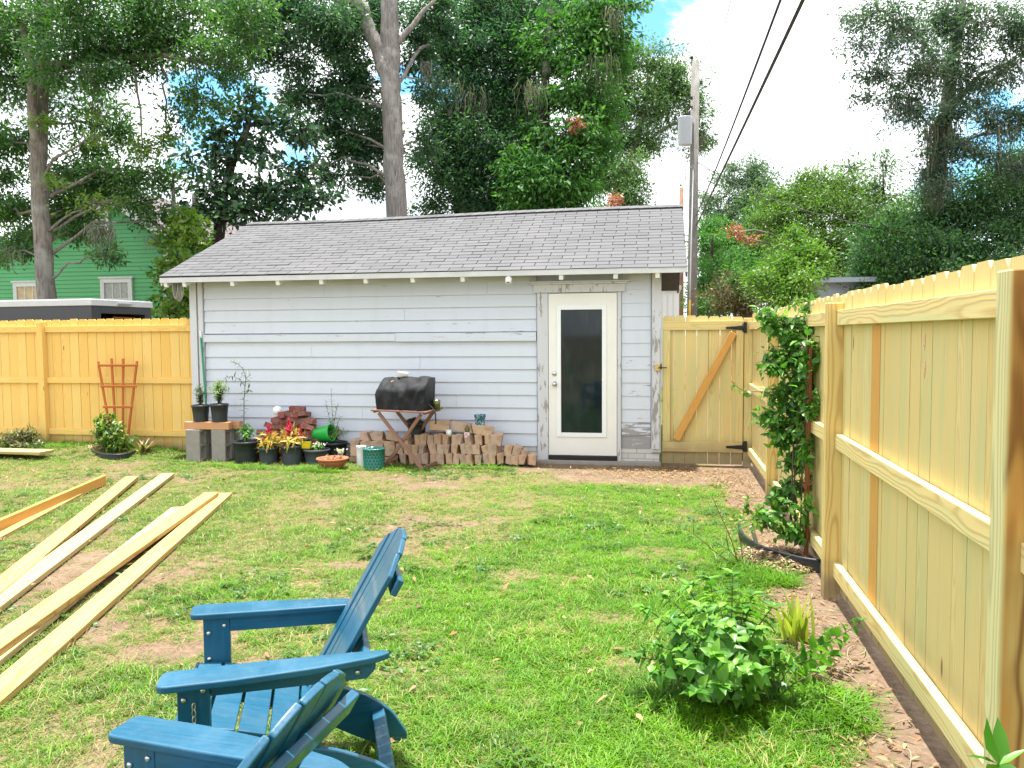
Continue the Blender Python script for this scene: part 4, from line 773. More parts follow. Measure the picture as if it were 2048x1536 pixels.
tree('holly_tree', 'big dark holly mass rising over the fence at the far right', 'tree', [(1930, 700, 22, .2), (1930, 560, 22, .16), (1935, 430, 22, .08)],
     [(1790, 470, 75, 50, 22), (1860, 440, 65, 50, 22.5), (1930, 420, 75, 60, 22), (2010, 390, 80, 70, 22), (2060, 470, 80, 80, 21), (1800, 540, 80, 50, 21), (1880, 520, 80, 60, 21), (1960, 500, 80, 60, 21), (1740, 510, 50, 55, 21.5), (2010, 560, 90, 50, 20.5), (1900, 570, 90, 40, 20.5), (1750, 570, 60, 30, 21), (2090, 370, 70, 70, 22)], 9.0, MT['lf_holly'], MT['bark_dark'], tau=2.4,
     extra=[([(1780, 460, 70, 30, 20.8, .5), (1760, 530, 40, 40, 20.5, .5), (1850, 470, 50, 30, 20.9, .3)], 9.5, MT['lf_mid'], .5)])
dN = 20.5
tree('mossy_tree', 'tall airy tree hung with moss at the top right above the holly', 'tree', [(1858, 600, dN+2, .2), (1864, 420, dN+2, .2), (1880, 300, dN+1.8, .19), (1898, 180, dN+1.5, .17), (1915, 60, dN+1.2, .14), (1930, -60, dN+1, .1)],
     [(1740, 30, 50, 36, dN), (1810, 60, 62, 50, dN), (1890, 40, 70, 50, dN+.5), (1970, 50, 75, 55, dN), (2050, 60, 60, 60, dN), (1770, 150, 60, 40, dN, 1.0), (1850, 140, 62, 46, dN), (1930, 150, 60, 50, dN+.6), (2015, 140, 60, 46, dN), (1820, 215, 58, 40, dN, 1.2), (1895, 230, 52, 46, dN+.5), (1885, 300, 44, 46, dN+.8, 1.5), (1865, 350, 30, 50, dN+.8, 1.4), (1975, 230, 52, 40, dN, .9), (2040, 240, 52, 46, dN, 1.1), (1970, 310, 46, 36, dN, .7), (2045, 330, 50, 40, dN, 1.0), (1735, 200, 34, 22, dN, .6), (1900, 370, 34, 22, dN, .9), (1720, 90, 40, 30, dN, .6), (1930, 290, 40, 30, dN, .8)],
     9.0, MT['lf_airy'], MT['bark_grey'], tau=1.15, subk=1.4, limbs=[[(1890, 230, dN+1.5, .08), (1960, 150, dN+1, .05), (2030, 120, dN, .03)], [(1900, 170, dN+1.4, .08), (1850, 90, dN+.8, .05), (1790, 40, dN+.4, .03)], [(1880, 300, dN+1.6, .05), (1960, 270, dN+1, .035), (2040, 260, dN+.5, .02)]],
     moss=[(1880, 250, 30, 130, dN+.6, 150), (1866, 340, 22, 90, dN+.7, 170), (1800, 200, 30, 70, dN, 50), (2000, 250, 40, 110, dN, 60), (1840, 140, 30, 60, dN, 60)])
tree('climbing_shrub', 'yellow green leafy shrub squeezed between the green house and shed', 'shrub', [(345, 640, 15.5, .05), (350, 560, 15.5, .04), (356, 480, 15.5, .02)], [(352, 470, 36, 26, 15.5), (372, 440, 36, 26, 15.6), (350, 520, 30, 26, 15.4, 1.3), (335, 540, 22, 30, 15.5, .9), (350, 590, 32, 26, 15.3, 1.4), (335, 625, 28, 20, 15.2, 1.2), (375, 610, 20, 30, 15.3, 1.2), (395, 480, 30, 30, 16.2)], 12.5, MT['lf_lime'], MT['bark_dark'], tau=1.5, asp=.62, extra=[([(370, 460, 50, 40, 16.2, 1.2), (350, 580, 40, 60, 16.0, 1.2)], 12, MT['lf_mid'], 1.2)])
tree('dead_sapling', 'thin bare broken trunk beside the magnolia', 'tree', [(345, 480, 16.4, .045), (347, 400, 16.4, .04), (346, 345, 16.4, .022)], [(352, 350, 14, 10, 16.4, .25)], 8, MT['lf_oak'], MT['bark_grey'], tau=.25)
# ------------------------------------------------------------------ chairs
m, t, b, _ = newmat('blue_poly_lumber'); g = attr(t, 'gc').outputs['Vector']; n = NOISE(t, VMUL(t, g, (4, 120, 120)), 1.0, 4, .65); n2 = NOISE(t, objco(t), 5.0, 4); n3 = NOISE(t, objco(t), 38.0, 4, .7)
c = RAMP(t, n, [(.25, (.002, .052, .102)), (.55, (.003, .080, .150)), (.8, (.007, .105, .188))]); c = MIX(t, SMOOTH(t, n2, .45, .75, 0, .35), c, (.015, .125, .22)); c = MIX(t, SMOOTH(t, n3, .60, .74, 0, .18), c, (.07, .15, .20))
nz = N(t, 'ShaderNodeSeparateXYZ', {0: N(t, 'ShaderNodeNewGeometry').outputs['Normal']}).outputs[2]; dust = M(t, 'MULTIPLY', SMOOTH(t, nz, .5, .95), SMOOTH(t, M(t, 'ADD', NOISE(t, objco(t), 9.0, 5, .7), M(t, 'MULTIPLY', n3, .4)), .55, .95, 0, .10)); c = MIX(t, dust, c, (.20, .25, .27)); setp(t, b, col=c, rough=SMOOTH(t, n2, .3, .7, .32, .46), spec=.5, coat=.2, normal=bump(t, n, .22, .002)); MT['blue'] = m
def rnd_poly(pts, r=.012, k=4):
    """outline with its corners rounded"""
    P = np.asarray(pts, float); out = []; n = len(P)
    for i in range(n):
        a, b_, c_ = P[i-1], P[i], P[(i+1) % n]; la, lc = np.linalg.norm(a-b_), np.linalg.norm(c_-b_); q = min(r, la*.45, lc*.45); p0 = b_+(a-b_)/la*q; p1 = b_+(c_-b_)/lc*q
        for j in range(k+1): u = j/k; out.append((1-u)**2*p0+2*u*(1-u)*b_+u*u*p1)
    return out
def make_chair(label):
    r = thing('adirondack_chair', label, 'chair', (0, 0, 0)); X = (-1, 0, 0); B = MT['blue']
    for s_ in (-1, 1):
        q = MB(); P = rnd_poly([(0, -.062), (0, .06), (.24, .066), (.48, .050), (.66, .018), (.71, -.01), (.695, -.034), (.60, -.046), (.30, -.060)], .03)
        q.prism([(x, (y-.06*x)*s_) for x, y in P][::s_], (0, .33*s_, .556), X, (0, 1, 0), (0, 0, 1), .024); q.build('arm', B, r, True, .006, 3)
        q = MB(); q.bounds((-.145, .280*s_, 0), (-.048, .310*s_, .5555)); q.build('front_leg', B, r, True, .004)
        q = MB(); q.prism([(.146, .50), (.63, .50), (.66, .53), (.66, .5555), (.146, .5555)], (0, .284*s_ if s_ > 0 else -.308, 0), (-1, -.03*s_, 0), (0, 0, 1), (0, 1, 0), .024); q.build('arm_support', B, r, True, .003)
        P = rnd_poly([(.03, .372), (.15, .355), (.36, .308), (.54, .258), (.66, .205), (.75, .135), (.815, .03), (.80, 0), (.70, 0), (.60, .05), (.45, .135), (.25, .215), (.03, .265)], .03, 3)
        q = MB(); q.prism(P, (0, .262*s_-.0135, 0), X, (0, 0, 1), (0, 1, 0), .027); q.build('side_rail', B, r, True, .004)
        for (s0, z0) in ((.125, .525), (.068, .50), (.068, .40)):
            q = MB(); q.lathe([(.0085, 0), (.0085, .003), (.005, .006), (.0005, .0065)], (-s0, (.3105 if s_ > 0 else -.2795), z0), 10, axis=(0, 1, 0)); q.build('bolt', MT['steel'], r, True)
        q = MB(); q.lathe([(.0085, 0), (.0085, .003), (.005, .006), (.0005, .0065)], (-.60, .295 if s_ > 0 else -.266, .528), 10, axis=(0, 1, 0)); q.build('bolt', MT['steel'], r, True)
    q = MB(); S = [(.012, .335), (.028, .383), (.12, .378), (.215, .358), (.31, .332), (.405, .304)]
    for i in range(5):
        a = np.array(S[i]); b_ = np.array(S[i+1]); d = (b_-a)/np.linalg.norm(b_-a); a = a+d*.005; b_ = b_-d*.005; e = .27 if i else .315
        q.beam((-a[0], 0, a[1]), (-b_[0], 0, b_[1]), 2*e, .02, up=(0, 0, 1))
        q.G[-1] = q.G[-1][:, [1, 0, 2]]
    P = rnd_poly([(.41, -.27), (.41, .27), (.445, .27), (.50, .16), (.512, 0), (.50, -.16), (.445, -.27)], .01); sl_ = -.28
    q.prism(P, (0, 0, .302+.115), X, (0, 1, 0), (0, 0, 1), .02); V = q.V[-1]; V[:, 2] += (V[:, 0]*.28); q.build('seat', B, r, True, .004)
    q = MB(); d = nrm([-.40, 0, .70]); nrm_ = np.cross((0, 1, 0), d); o = np.array([-.425, 0, .262]); ns = 6; wb, wt, Lb = .064, .075, .748
    for i in range(ns):
        def top(y): return Lb - .125*(abs(y)/(wt*ns/2))**2.1
        yb0, yb1 = (i-ns/2)*wb+.002, (i-ns/2+1)*wb-.002; yt0, yt1 = (i-ns/2)*wt+.002, (i-ns/2+1)*wt-.002
        arc = [(y, top(y)) for y in np.linspace(yt1, yt0, 6)]; ymid = (yt0+yt1)/2
        q.prism([(yb0, 0), (yb1, 0)]+arc, o+nrm_*(.018*(ymid/.25)**2), (0, 1, 0), d, nrm_, .019, gx=(0, 1))
    bk = q.build('backrest', B, r, True, .005, 3)
    q = MB(); c_ = o+d*.60-nrm_*.019; q.beam(c_+[0, -.22, 0], c_+[0, .22, 0], .06, .024, up=nrm_); q.build('back_brace', B, r, True, .004)
    q = MB(); c_ = o+d*.335-nrm_*.026; P = rnd_poly([(-.285, -.03), (.285, -.03), (.285, .02), (.25, .045), (-.25, .045), (-.285, .02)], .02); q.prism(P, c_-nrm_*.013, (0, 1, 0), d, nrm_, .026); q.build('back_brace', B, r, True, .004)
    q = MB(); c_ = o+d*.05-nrm_*.022; q.beam(c_+[0, -.27, 0], c_+[0, .27, 0], .09, .024, up=nrm_); q.build('back_brace', B, r, True, .004)
    q = MB(); q.beam((-.70, -.248, .13), (-.70, .248, .13), .05, .03, up=(.3, 0, 1)); q.build('stretcher', B, r, True, .004)
    q = MB(); q.beam((-.03, -.248, .315), (-.03, .248, .315), .025, .09, up=(0, 0, 1)); q.build('apron', B, r, True, .004)
    return r
ch = make_chair('whole blue adirondack chair, seen from its side, just beyond the cut off one'); ch.location = (-1.645, 2.513, 0.0); ch.rotation_euler = (0, 0, radians(203.55))
dup(ch, (-1.468, 1.607, 0.0), radians(175.5), 'blue adirondack chair cut off by the bottom edge, its slatted back turned to us', None)
for c_ in SC.objects:
    if c_.name.startswith('adirondack_chair'): c_['group'] = 'blue adirondack chairs on the lawn'
bl = next(o for o in SC.objects if o.name == 'adirondack_chair')
chn = thing('metal_chain', 'short steel chain hanging beside the front leg of the whole blue chair', 'chain', onZ(384, 1452, .46)); L = np.array([-1.6, 2.25, .44]); 
M4 = Matrix.Translation(Vector((-1.645, 2.513, 0))) @ Matrix.Rotation(radians(203.55), 4, 'Z'); L = np.array(M4 @ Vector((-.10, .318, .50))); chn.location = L
q = MB()
for k in range(5):
    a = np.linspace(0, 2*pi, 13); d_ = (1, 0) if k % 2 else (.3, .95); q.tube(np.stack([L[0]+.006*np.cos(a)*d_[0], L[1]+.006*np.cos(a)*d_[1]-.004, L[2]-.02-k*.021+.0135*np.sin(a)], 1), .0018, 6, cap=False)
q.build('links', MT['steel'], chn)

# ------------------------------------------------------------------ loose lumber on the lawn
def plank(label, fl, fr_, nl, nr, z, w, th, mat, ext=0.0, rot=0.0):
    """board lying on the lawn: far end corners, two points on its long edges nearer by"""
    A = (onZ(*fl, z)+onZ(*fr_, z))/2; B = (onZ(*nl, z)+onZ(*nr, z))/2; d = nrm(B-A); B = B+d*ext; A[2] = B[2] = 0
    o = thing('lumber_board', label, 'board', [A[0], A[1], 0], 0, 'loose boards on the lawn'); u = np.array([0, 0, 1.0])
    if rot: sd_ = np.cross(u, d); u = u*cos(rot)+sd_*sin(rot)
    q = MB(); q.beam(A+[0, 0, z-th/2], B+[0, 0, z-th/2], w, th, up=u); q.build('plank', MT[mat], o, bevel=.004); return o
plank('long new board, nearest the blue chairs', (436, 985), (464, 986), (117, 1246), (185, 1243), .045, .14, .038, 'lumber', 1.2)
plank('long new board lying over the short wide one', (409, 983), (437, 985), (-8, 1255), (70, 1257), .085, .14, .038, 'lumber', 1.2)
plank('pale board half hidden under the long new board', (337, 1013), (380, 1014), (26, 1252), (86, 1254), .046, .14, .036, 'lumber_white', 1.2)
plank('pale board with a small dark knot, third from the chairs', (322, 946), (349, 947), (60, 1135), (104, 1133), .05, .145, .038, 'lumber_white', 2.0)
plank('tan board tapering away beside the knotty pale board', (250, 953), (277, 952), (102, 1066), (142, 1070), .058, .14, .038, 'lumber', 2.4)
plank('narrow board standing on its edge, orange side to us', (206, 950), (211, 950), (0, 1036), (4, 1040), .115, .038, .105, 'pine_orange', 2.0)
plank('narrow flat board below the one on edge', (180, 971), (187, 973), (0, 1062), (10, 1070), .035, .085, .03, 'lumber', 2.0)
A = onZ(94, 912, .05)
for lab, off, zz, L_, w_ in (('thick pale board ending by the left fence bushes', (0, 0), .12, 2.4, .26), ('short board end poking out below the thick pale board', (-.62, -.42), .05, 2.0, .12), ('lowest board end at the left edge of the photo', (-.50, -.68), .045, 2.0, .12)):
    o = thing('lumber_board', lab, 'board', [A[0]+off[0], A[1]+off[1], 0], 0, 'loose boards on the lawn'); q = MB(); p0 = np.array([A[0]+off[0], A[1]+off[1], zz-.02]); q.beam(p0, p0+np.array([-L_, .04*L_, 0]), w_, .04); q.build('plank', MT['lumber_white'], o, bevel=.004)

# ------------------------------------------------------------------ pots and things along the wall
MT['stem'] = plain('plant_stem', (.10, .12, .035), .6, .2); MT['twig'] = plain('woody_stem', (.10, .075, .05), .8, .2)
MT['lf_sap'] = leafmat('sapling_leaf', [(.05, .085, .045), (.085, .125, .06), (.13, .17, .09)], .3); MT['lf_bam'] = leafmat('light_leaf', [(.10, .19, .03), (.16, .27, .05), (.24, .34, .09)], .4)
MT['lf_cel'] = leafmat('celosia_leaf', [(.28, .25, .03), (.42, .36, .04), (.50, .33, .06), (.40, .14, .05), (.20, .24, .03)], .35); MT['lf_shrub'] = leafmat('shrub_leaf', [(.038, .135, .016), (.070, .210, .024), (.120, .295, .034), (.21, .41, .06)], .38, .40)
MT['lf_vine'] = leafmat('vine_leaf', [(.040, .135, .020), (.068, .200, .028), (.110, .270, .040), (.19, .37, .06)], .40, .38); MT['lf_yel'] = leafmat('yellow_leaf', [(.40, .36, .02), (.52, .46, .03), (.30, .34, .03)], .4); MT['lf_iris'] = leafmat('iris_leaf', [(.16, .24, .03), (.28, .34, .05), (.40, .40, .07)], .4)
MT['lf_white'] = leafmat('white_petal', [(.62, .60, .60), (.75, .74, .74)], .3); MT['lf_dry'] = leafmat('dry_leaf', [(.14, .085, .045), (.26, .17, .09), (.38, .27, .15), (.30, .12, .05)], .2, .8)
def pot(name, label, xc, yb, w, yt, mat, cat='plant pot', taper=.80, nrib=0, group=None, Y=None, z0=0.0, rimh=.03, lip=1.06, soil=True):
    """round pot: centre px, its ground line, width px, near rim line"""
    if Y is None: p = onZ(xc, yb, z0); r = w/2/F*(p@fwd)*1.0; Yc = p[1]+r*taper
    else: Yc = Y; r = w/2/F*np.linalg.norm(onY(xc, yb, Y)-EY)*.97
    c = onY(xc, yb, Yc); c[2] = z0; h = onY(xc, yt, Yc-r*.9)[2]-z0
    o = thing(name, label, cat, c, 0, group); q = MB(); n = 48 if nrib else 32; a = r*taper
    q.lathe([(a, 0), (a+(r/lip-a)*.5, h*.5), (r/lip, h-rimh), (r, h-rimh+.001), (r, h), (r*.93, h), (r*.90, h-.05), (a*.9, .02), (.001, .02)], c, n, rib=.012 if nrib else 0, nrib=nrib); q.lathe([(.001, .001), (a, 0)], c, n); q.build('pot', mat, o)
    if soil: q = MB(); q.lathe([(r*.90, h-.045), (r*.5, h-.03), (.001, h-.028)], c, 20); q.build('soil', MT['soil'], o)
    return o, c+np.array([0, 0, h-.03]), r, h
def curve(a, b_, bend, n=9):
    a = np.asarray(a, float); b_ = np.asarray(b_, float); u = np.linspace(0, 1, n)[:, None]; return a+(b_-a)*u+np.asarray(bend)*np.sin(u*pi)
def stems(parent, paths, leaf, lw, step, mat, r=.004, shape='lance', start=.15, up=.3, droop=0.0, pair=False, stemmat=None, curl=.3, spread=1.0, fold=.35, extra_tip=0, build=True, var=.35):
    S = MB(); B, D, Nn, LL = [], [], [], []; rs = np.broadcast_to(r, (len(paths),))
    for pth, rr in zip(paths, rs):
        pth = np.asarray(pth, float); seg = np.linalg.norm(np.diff(pth, axis=0), axis=1); cum = np.concatenate([[0], np.cumsum(seg)]); S.tube(pth, np.linspace(rr, rr*.45, len(pth)), 5)
        s = start*cum[-1]; k = RNG.integers(0, 9)
        def at(s): return np.array([np.interp(s, cum, pth[:, i]) for i in range(3)])
        while s < cum[-1]:
            p = at(s); tg = nrm(at(min(s+.01, cum[-1]))-at(max(s-.01, 0)))
            for j in range(2 if pair else 1):
                a = k*(pi/2 if pair else 2.4)+j*pi+RNG.normal()*.25; _, e1, e2 = frame(tg); out = e1*cos(a)+e2*sin(a)
                d = out*spread+tg*up+np.array([0, 0, -droop])+RNG.normal(size=3)*.12; B.append(p); D.append(d); nn = tg*1.0+np.array([0, 0, .7])+RNG.normal(size=3)*.15; Nn.append(nn); LL.append(leaf*(1-var/2+var*RNG.random())*(1-.35*(s/cum[-1])**3))
            k += 1; s += step*(.8+.4*RNG.random())
        for j in range(extra_tip): B.append(pth[-1]); a = RNG.random()*2*pi; D.append(np.array([cos(a), sin(a), .9*RNG.random()])); Nn.append(np.array([-.3*cos(a), -.3*sin(a), 1])); LL.append(leaf*(.45+.4*RNG.random()))
    S.build('stem', stemmat or MT['stem'], parent); q = MB(); LL = np.array(LL); q.leaves(np.array(B), np.array(D), np.array(Nn), LL, LL*lw, curl=curl, shape=shape, fold=fold); q.build('foliage', mat, parent)
def dome(base, tips_n, R, H, z0=.4, bend=.05):
    out = []
    for i in range(tips_n):
        a = i*2.4+RNG.random()*.5; k = sqrt((i+.5)/tips_n); tip = base+np.array([R*k*cos(a), R*k*sin(a), H*(z0+(1-z0)*(1-k*k)*.9+.1*RNG.random())]); out.append(curve(base+RNG.normal(size=3)*[.012, .012, 0], tip, np.array([-cos(a), -sin(a), .4])*bend))
    return out

# cinder block stand
blk = []
for lab, px, back in (('left front cinder block under the small pots', 386, 0), ('left rear cinder block behind the left front one', 386, 1), ('right front cinder block beside the big sapling pot', 437, 0), ('right rear cinder block behind the right front one', 437, 1)):
    p = onZ(px, 924); y = p[1]+.10+back*.20; x = p[0]; o = thing('cinder_block', lab, 'cinder block', (x, y, 0), 0, 'cinder blocks under the beams'); q = MB(); w, d_, h = .195, .19, .42; tk = .035
    q.bounds((x-w/2, y-d_/2, 0), (x+w/2, y-d_/2+tk, h)); q.bounds((x-w/2, y+d_/2-tk, 0), (x+w/2, y+d_/2, h))
    for z_ in (0, h/2-tk/2, h-tk): q.bounds((x-w/2+.002, y-d_/2+tk, z_+.001), (x+w/2-.002, y+d_/2-tk, z_+tk-.001))
    q.build('block', MT['concrete'], o, bevel=.005); blk.append((x, y))
zb = .4215
for lab, dy, dx_, m_ in (('front wooden beam laid across the cinder blocks', -.055, -.02, 0), ('rear wooden beam laid across the cinder blocks', .075, .06, 1)):
    y = blk[0][1]+.06+dy; o = thing('wooden_beam', lab, 'beam', ((blk[0][0]+blk[2][0])/2, y, zb), 0, 'beams on the cinder blocks'); q = MB(); q.beam((blk[0][0]-.13+dx_, y, zb+.048), (blk[2][0]+.17+dx_, y, zb+.048), .095, .095); q.build('beam', MT['beam'], o, bevel=.004)
zs = zb+.0965; yb_ = blk[0][1]+.04
for lab, xc, w, leafm, R_, H_, n_ in (('small black pot of dark twiggy seedlings, left on the beams', 402, 34, MT['lf_sap'], .10, .30, 9), ('small black pot of light bamboo-like shoots, right on the beams', 439.5, 35, MT['lf_bam'], .15, .36, 13)):
    o, c, r, h = pot('potted_plant', lab, xc, 842, w, 811 if xc < 420 else 809, MT['black_plastic'], Y=yb_, z0=zs, nrib=16, group='small pots on the beams'); stems(o, dome(c, n_+5, R_, H_, .55), .066 if n_ > 10 else .05, .24 if n_ > 10 else .34, .010, leafm, .003, 'lance', .2, .6, .1, stemmat=MT['twig'])
# pots on the ground
o, c, r, h = pot('potted_plant', 'large black pot with a tall thin bending sapling', 494, 928, 55, 885, MT['black_plastic'], nrib=20); yy = c[1]
pth = [onY(x, y, yy) for x, y in ((487, 886), (488, 840), (488, 800), (490, 775), (492, 755), (486, 738), (474, 726), (461, 722))]
stems(o, [pth, [onY(490, 772, yy), onY(478, 758, yy), onY(464, 752, yy), onY(446, 757, yy-.03)], [onY(489, 790, yy), onY(497, 776, yy), onY(500, 782, yy-.04)], [onY(491, 760, yy), onY(500, 748, yy+.03), onY(497, 738, yy)]], .085, .30, .030, MT['lf_sap'], [.006, .004, .003, .003], 'lance', .1, .5, .25, stemmat=MT['twig'])
stems(o, dome(c, 16, .16, .26, .45), .07, .42, .022, MT['lf_shrub'], .003, 'oval', .2, .5, .1)
def celosia(o, c, plumes, spread, n):
    stems(o, dome(c, n, spread, .24, .35, .06), .15, .26, .035, MT['lf_cel'], .004, 'lance', .1, .7, .25, curl=.45, stemmat=plain('red_stem', (.3, .06, .05), .6))
    for (px, py0, py1, w) in plumes:
        a = onY(px, py1, c[1]-.04); b_ = onY(px, py0, c[1]-.04); q = MB(); H_ = b_-a; n_ = 90
        for i in range(n_): u = RNG.random(); ang = RNG.random()*2*pi; rr = w*(1-u)**.8*(.35+.65*sqrt(RNG.random())); q.sphere(a+H_*u+np.array([rr*cos(ang), rr*sin(ang), 0]), np.array([1, 1, 1.6])*w*.22*(1.1-u*.5), 6, 4, noise=.5)
        q.build('plume', MT['plume'], o)
MT['plume'] = plain('crimson_plume', (.42, .012, .045), .7, .5, 30.0)
o, c, r, h = pot('potted_plant', 'dusty black pot of celosia with one crimson plume', 538, 930, 41, 897, MT['grey_plastic'], nrib=18); celosia(o, c, [(538, 845, 866, .035)], .20, 12)
o, c, r, h = pot('potted_plant', 'black pot of yellow leaved celosia with two crimson plumes, front of the red bricks', 585, 931, 47, 893, MT['grey_plastic'], nrib=20); celosia(o, c, [(578, 838, 868, .05), (601, 850, 872, .025), (586, 852, 872, .03)], .26, 18)
o, c, r, h = pot('potted_plant', 'low wide black pot with tiny white flowers', 634, 931, 55, 901, MT['grey_plastic']); stems(o, dome(c+[.02, -.02, 0], 16, .12, .10, .4), .035, .5, .016, MT['lf_shrub'], .002, 'oval', .2, .4)
q = MB(); P = c+np.stack([RNG.normal(size=40)*.05+.03, RNG.normal(size=40)*.05-.02, .07+.04*RNG.random(40)], 1); q.leaves(P, RNG.normal(size=(40, 3))*[1, 1, .3], np.array([0, 0, 1.0])+RNG.normal(size=(40, 3))*.4, .022, .016, shape='round'); q.build('flowers', MT['lf_white'], o)
o, c, r, h = pot('potted_plant', 'black pot with feathery light green sapling, right of the green bucket', 669, 924, 56, 887, MT['black_plastic']); yy = c[1]
stems(o, [[onY(668, 888, yy), onY(666, 850, yy), onY(664, 815, yy), onY(662, 776, yy)], [onY(668, 872, yy), onY(676, 845, yy-.04), onY(682, 832, yy-.06)], [onY(667, 860, yy), onY(657, 830, yy), onY(651, 800, yy+.04)], [onY(667, 866, yy), onY(660, 845, yy-.1), onY(655, 838, yy-.12)], [onY(667, 850, yy), onY(672, 822, yy), onY(676, 806, yy)]], .07, .22, .020, MT['lf_bam'], .004, 'lance', .05, .6, .1)
stems(o, dome(c, 18, .19, .24, .5), .075, .22, .018, MT['lf_bam'], .003, 'lance', .2, .5, .2)
o, c, r, h = pot('terracotta_bowl', 'shallow terracotta bowl of dry stalks and pale succulents', 665.5, 941, 65, 920, MT['terracotta'], 'bowl', .58, rimh=.022, lip=1.05); q = MB(); n_ = 70; a = RNG.random(n_)*2*pi; rr = r*.8*np.sqrt(RNG.random(n_)); q.leaves(c+np.stack([rr*np.cos(a), rr*np.sin(a), .005+.02*RNG.random(n_)], 1), RNG.normal(size=(n_, 3))*[1, 1, .4], np.array([0, 0, 1.0])+RNG.normal(size=(n_, 3))*.5, .06, .018); q.build('dry_leaves', MT['lf_dry'], o)
q = MB(); P0 = c+np.array([r*.55, -.02, .02])
for k in range(5): q.tube(curve(P0, P0+[.02*k-.03, .0, .06+.015*k], (.01, 0, 0), 5), .004, 5)
q.build('stalks', plain('dry_stalk', (.42, .36, .28), .8), o); q = MB(); P = P0+RNG.normal(size=(26, 3))*[.025, .02, .012]+[0, 0, .10]; q.leaves(P, RNG.normal(size=(26, 3)), np.array([0, 0, 1.0])+RNG.normal(size=(26, 3))*.5, .026, .02, shape='round'); q.build('succulent', MT['lf_white'], o)
# teal and white pots
m, t, b, _ = newmat('teal_glaze'); g = attr(t, 'gc').outputs['Vector']; gs = N(t, 'ShaderNodeSeparateXYZ', {0: g}); u = M(t, 'MULTIPLY', gs.outputs[0], 20); v = M(t, 'MULTIPLY', gs.outputs[1], 26)
row = M(t, 'FLOOR', v); uu = M(t, 'ADD', u, M(t, 'MULTIPLY', M(t, 'MODULO', row, 2.0), .5)); fx = M(t, 'SUBTRACT', M(t, 'FRACT', uu), .5); fy = M(t, 'SUBTRACT', M(t, 'FRACT', v), .2); dd = M(t, 'SQRT', M(t, 'ADD', M(t, 'MULTIPLY', fx, fx), M(t, 'MULTIPLY', fy, fy)))
arc = SMOOTH(t, M(t, 'ABSOLUTE', M(t, 'SUBTRACT', dd, .46)), .03, .11, 1, 0); c_ = MIX(t, arc, MIX(t, NOISE(t, objco(t), 12.0, 4), (.006, .085, .085), (.012, .15, .14)), (.05, .30, .28)); setp(t, b, col=c_, rough=.22, spec=.6, normal=bump(t, arc, .6, .006))
o, c, r, h = pot('flower_pot', 'teal glazed pot with scale pattern standing on the grass', 748.5, 942, 46, 899, m, taper=.93, rimh=.012, lip=1.02)
o, c, r, h = pot('flower_pot', 'plain white pot half hidden behind the teal glazed pot', 723, 934, 20, 893, MT['white_paint'], taper=.9, rimh=.012, lip=1.02)

# bucket, yellow tub, globe
bp = thing('plastic_bucket', 'bright green plastic bucket lying on its side behind the pots', 'bucket', onY(645, 868, 9.95)); L = np.array(bp.location); ax_ = nrm([.95, -.12, .16]); q = MB(); r_ = .105; st = L-ax_*.13
q.lathe([(.001, 0), (r_*.70, .004), (r_*.84, .03), (r_*.92, .12), (r_*1.0, .22), (r_*1.06, .255), (r_*1.06, .27), (r_*.97, .27), (r_*.85, .05), (.001, .035)], st, 28, axis=ax_); q.build('bucket', plain('green_plastic', (.012, .36, .05), .3, .06, spec=.5), bp)
yb2 = thing('plastic_tub', 'small yellow plastic tub with black rim, right of the celosia', 'tub', onY(613, 897, 9.72)); L = np.array(yb2.location); q = MB(); q.box(L+[0, 0, .05], (.11, .09, .10), roteu(0, .1, .3), taper=1.1); q.build('tub', plain('yellow_plastic', (.62, .50, .01), .4, .05), yb2, bevel=.012); q = MB(); q.box(L+[0, .0, .115], (.14, .11, .018), roteu(0, -.25, .3)); q.build('rim', MT['black_plastic'], yb2, bevel=.004)
wg = thing('white_globe', 'white round globe resting on top of the red bricks', 'globe', onY(555, 821, 10.04)); L = np.array(wg.location); q = MB(); q.sphere(L, .062, 20, 12); q.build('globe', MT['white_paint'], wg); q = MB(); q.lathe([(.03, -.075), (.032, -.05), (.03, -.045)], L, 16); q.build('collar', MT['rail_metal'], wg)
bt = thing('black_tray', 'black plastic tray lying between the sapling pot and the red bricks', 'tray', onY(508, 880, 10.0)); L = np.array(bt.location); L[2] = .16; q = MB(); q.box(L, (.30, .22, .02), roteu(.1, .05, .2)); q.box(L+[0, -.1, .02], (.28, .015, .04), roteu(.1, .05, .2)); q.build('tray', MT['black_plastic'], bt, bevel=.004)

# brick and block heaps: each brick is its own object, sharing a few worn shapes
def brick_shape(name, size, mat, j=.006, bev=.006):
    q = MB(); q.box((0, 0, 0), size); q.V[-1] += RNG.normal(size=(8, 3))*j; o = q.build(name, mat, None, bevel=bev); bpy.data.objects.remove(o); return q
def brick_obj(name, mesh_src, loc, rot, label, cat, group, scale=(1, 1, 1)):
    o = mesh_src.copy(); o.name = name; COL.objects.link(o); o.location = tuple(loc); o.rotation_euler = rot; o.scale = scale; return tag(o, label, cat, group)
def brick_src(name, size, mat, j, bev):
    q = MB(); q.box((0, 0, 0), size); q.V[-1] += RNG.normal(size=(8, 3))*j
    o = q.build(name, mat, None, bevel=bev); COL.objects.unlink(o); return o
m, t, b, _ = newmat('old_red_brick'); oi = N(t, 'ShaderNodeObjectInfo').outputs['Random']; n = NOISE(t, objco(t), 22.0, 5, .7); n2 = NOISE(t, VADD(t, objco(t), (0, 0, 0)), 8.0, 4, .6)
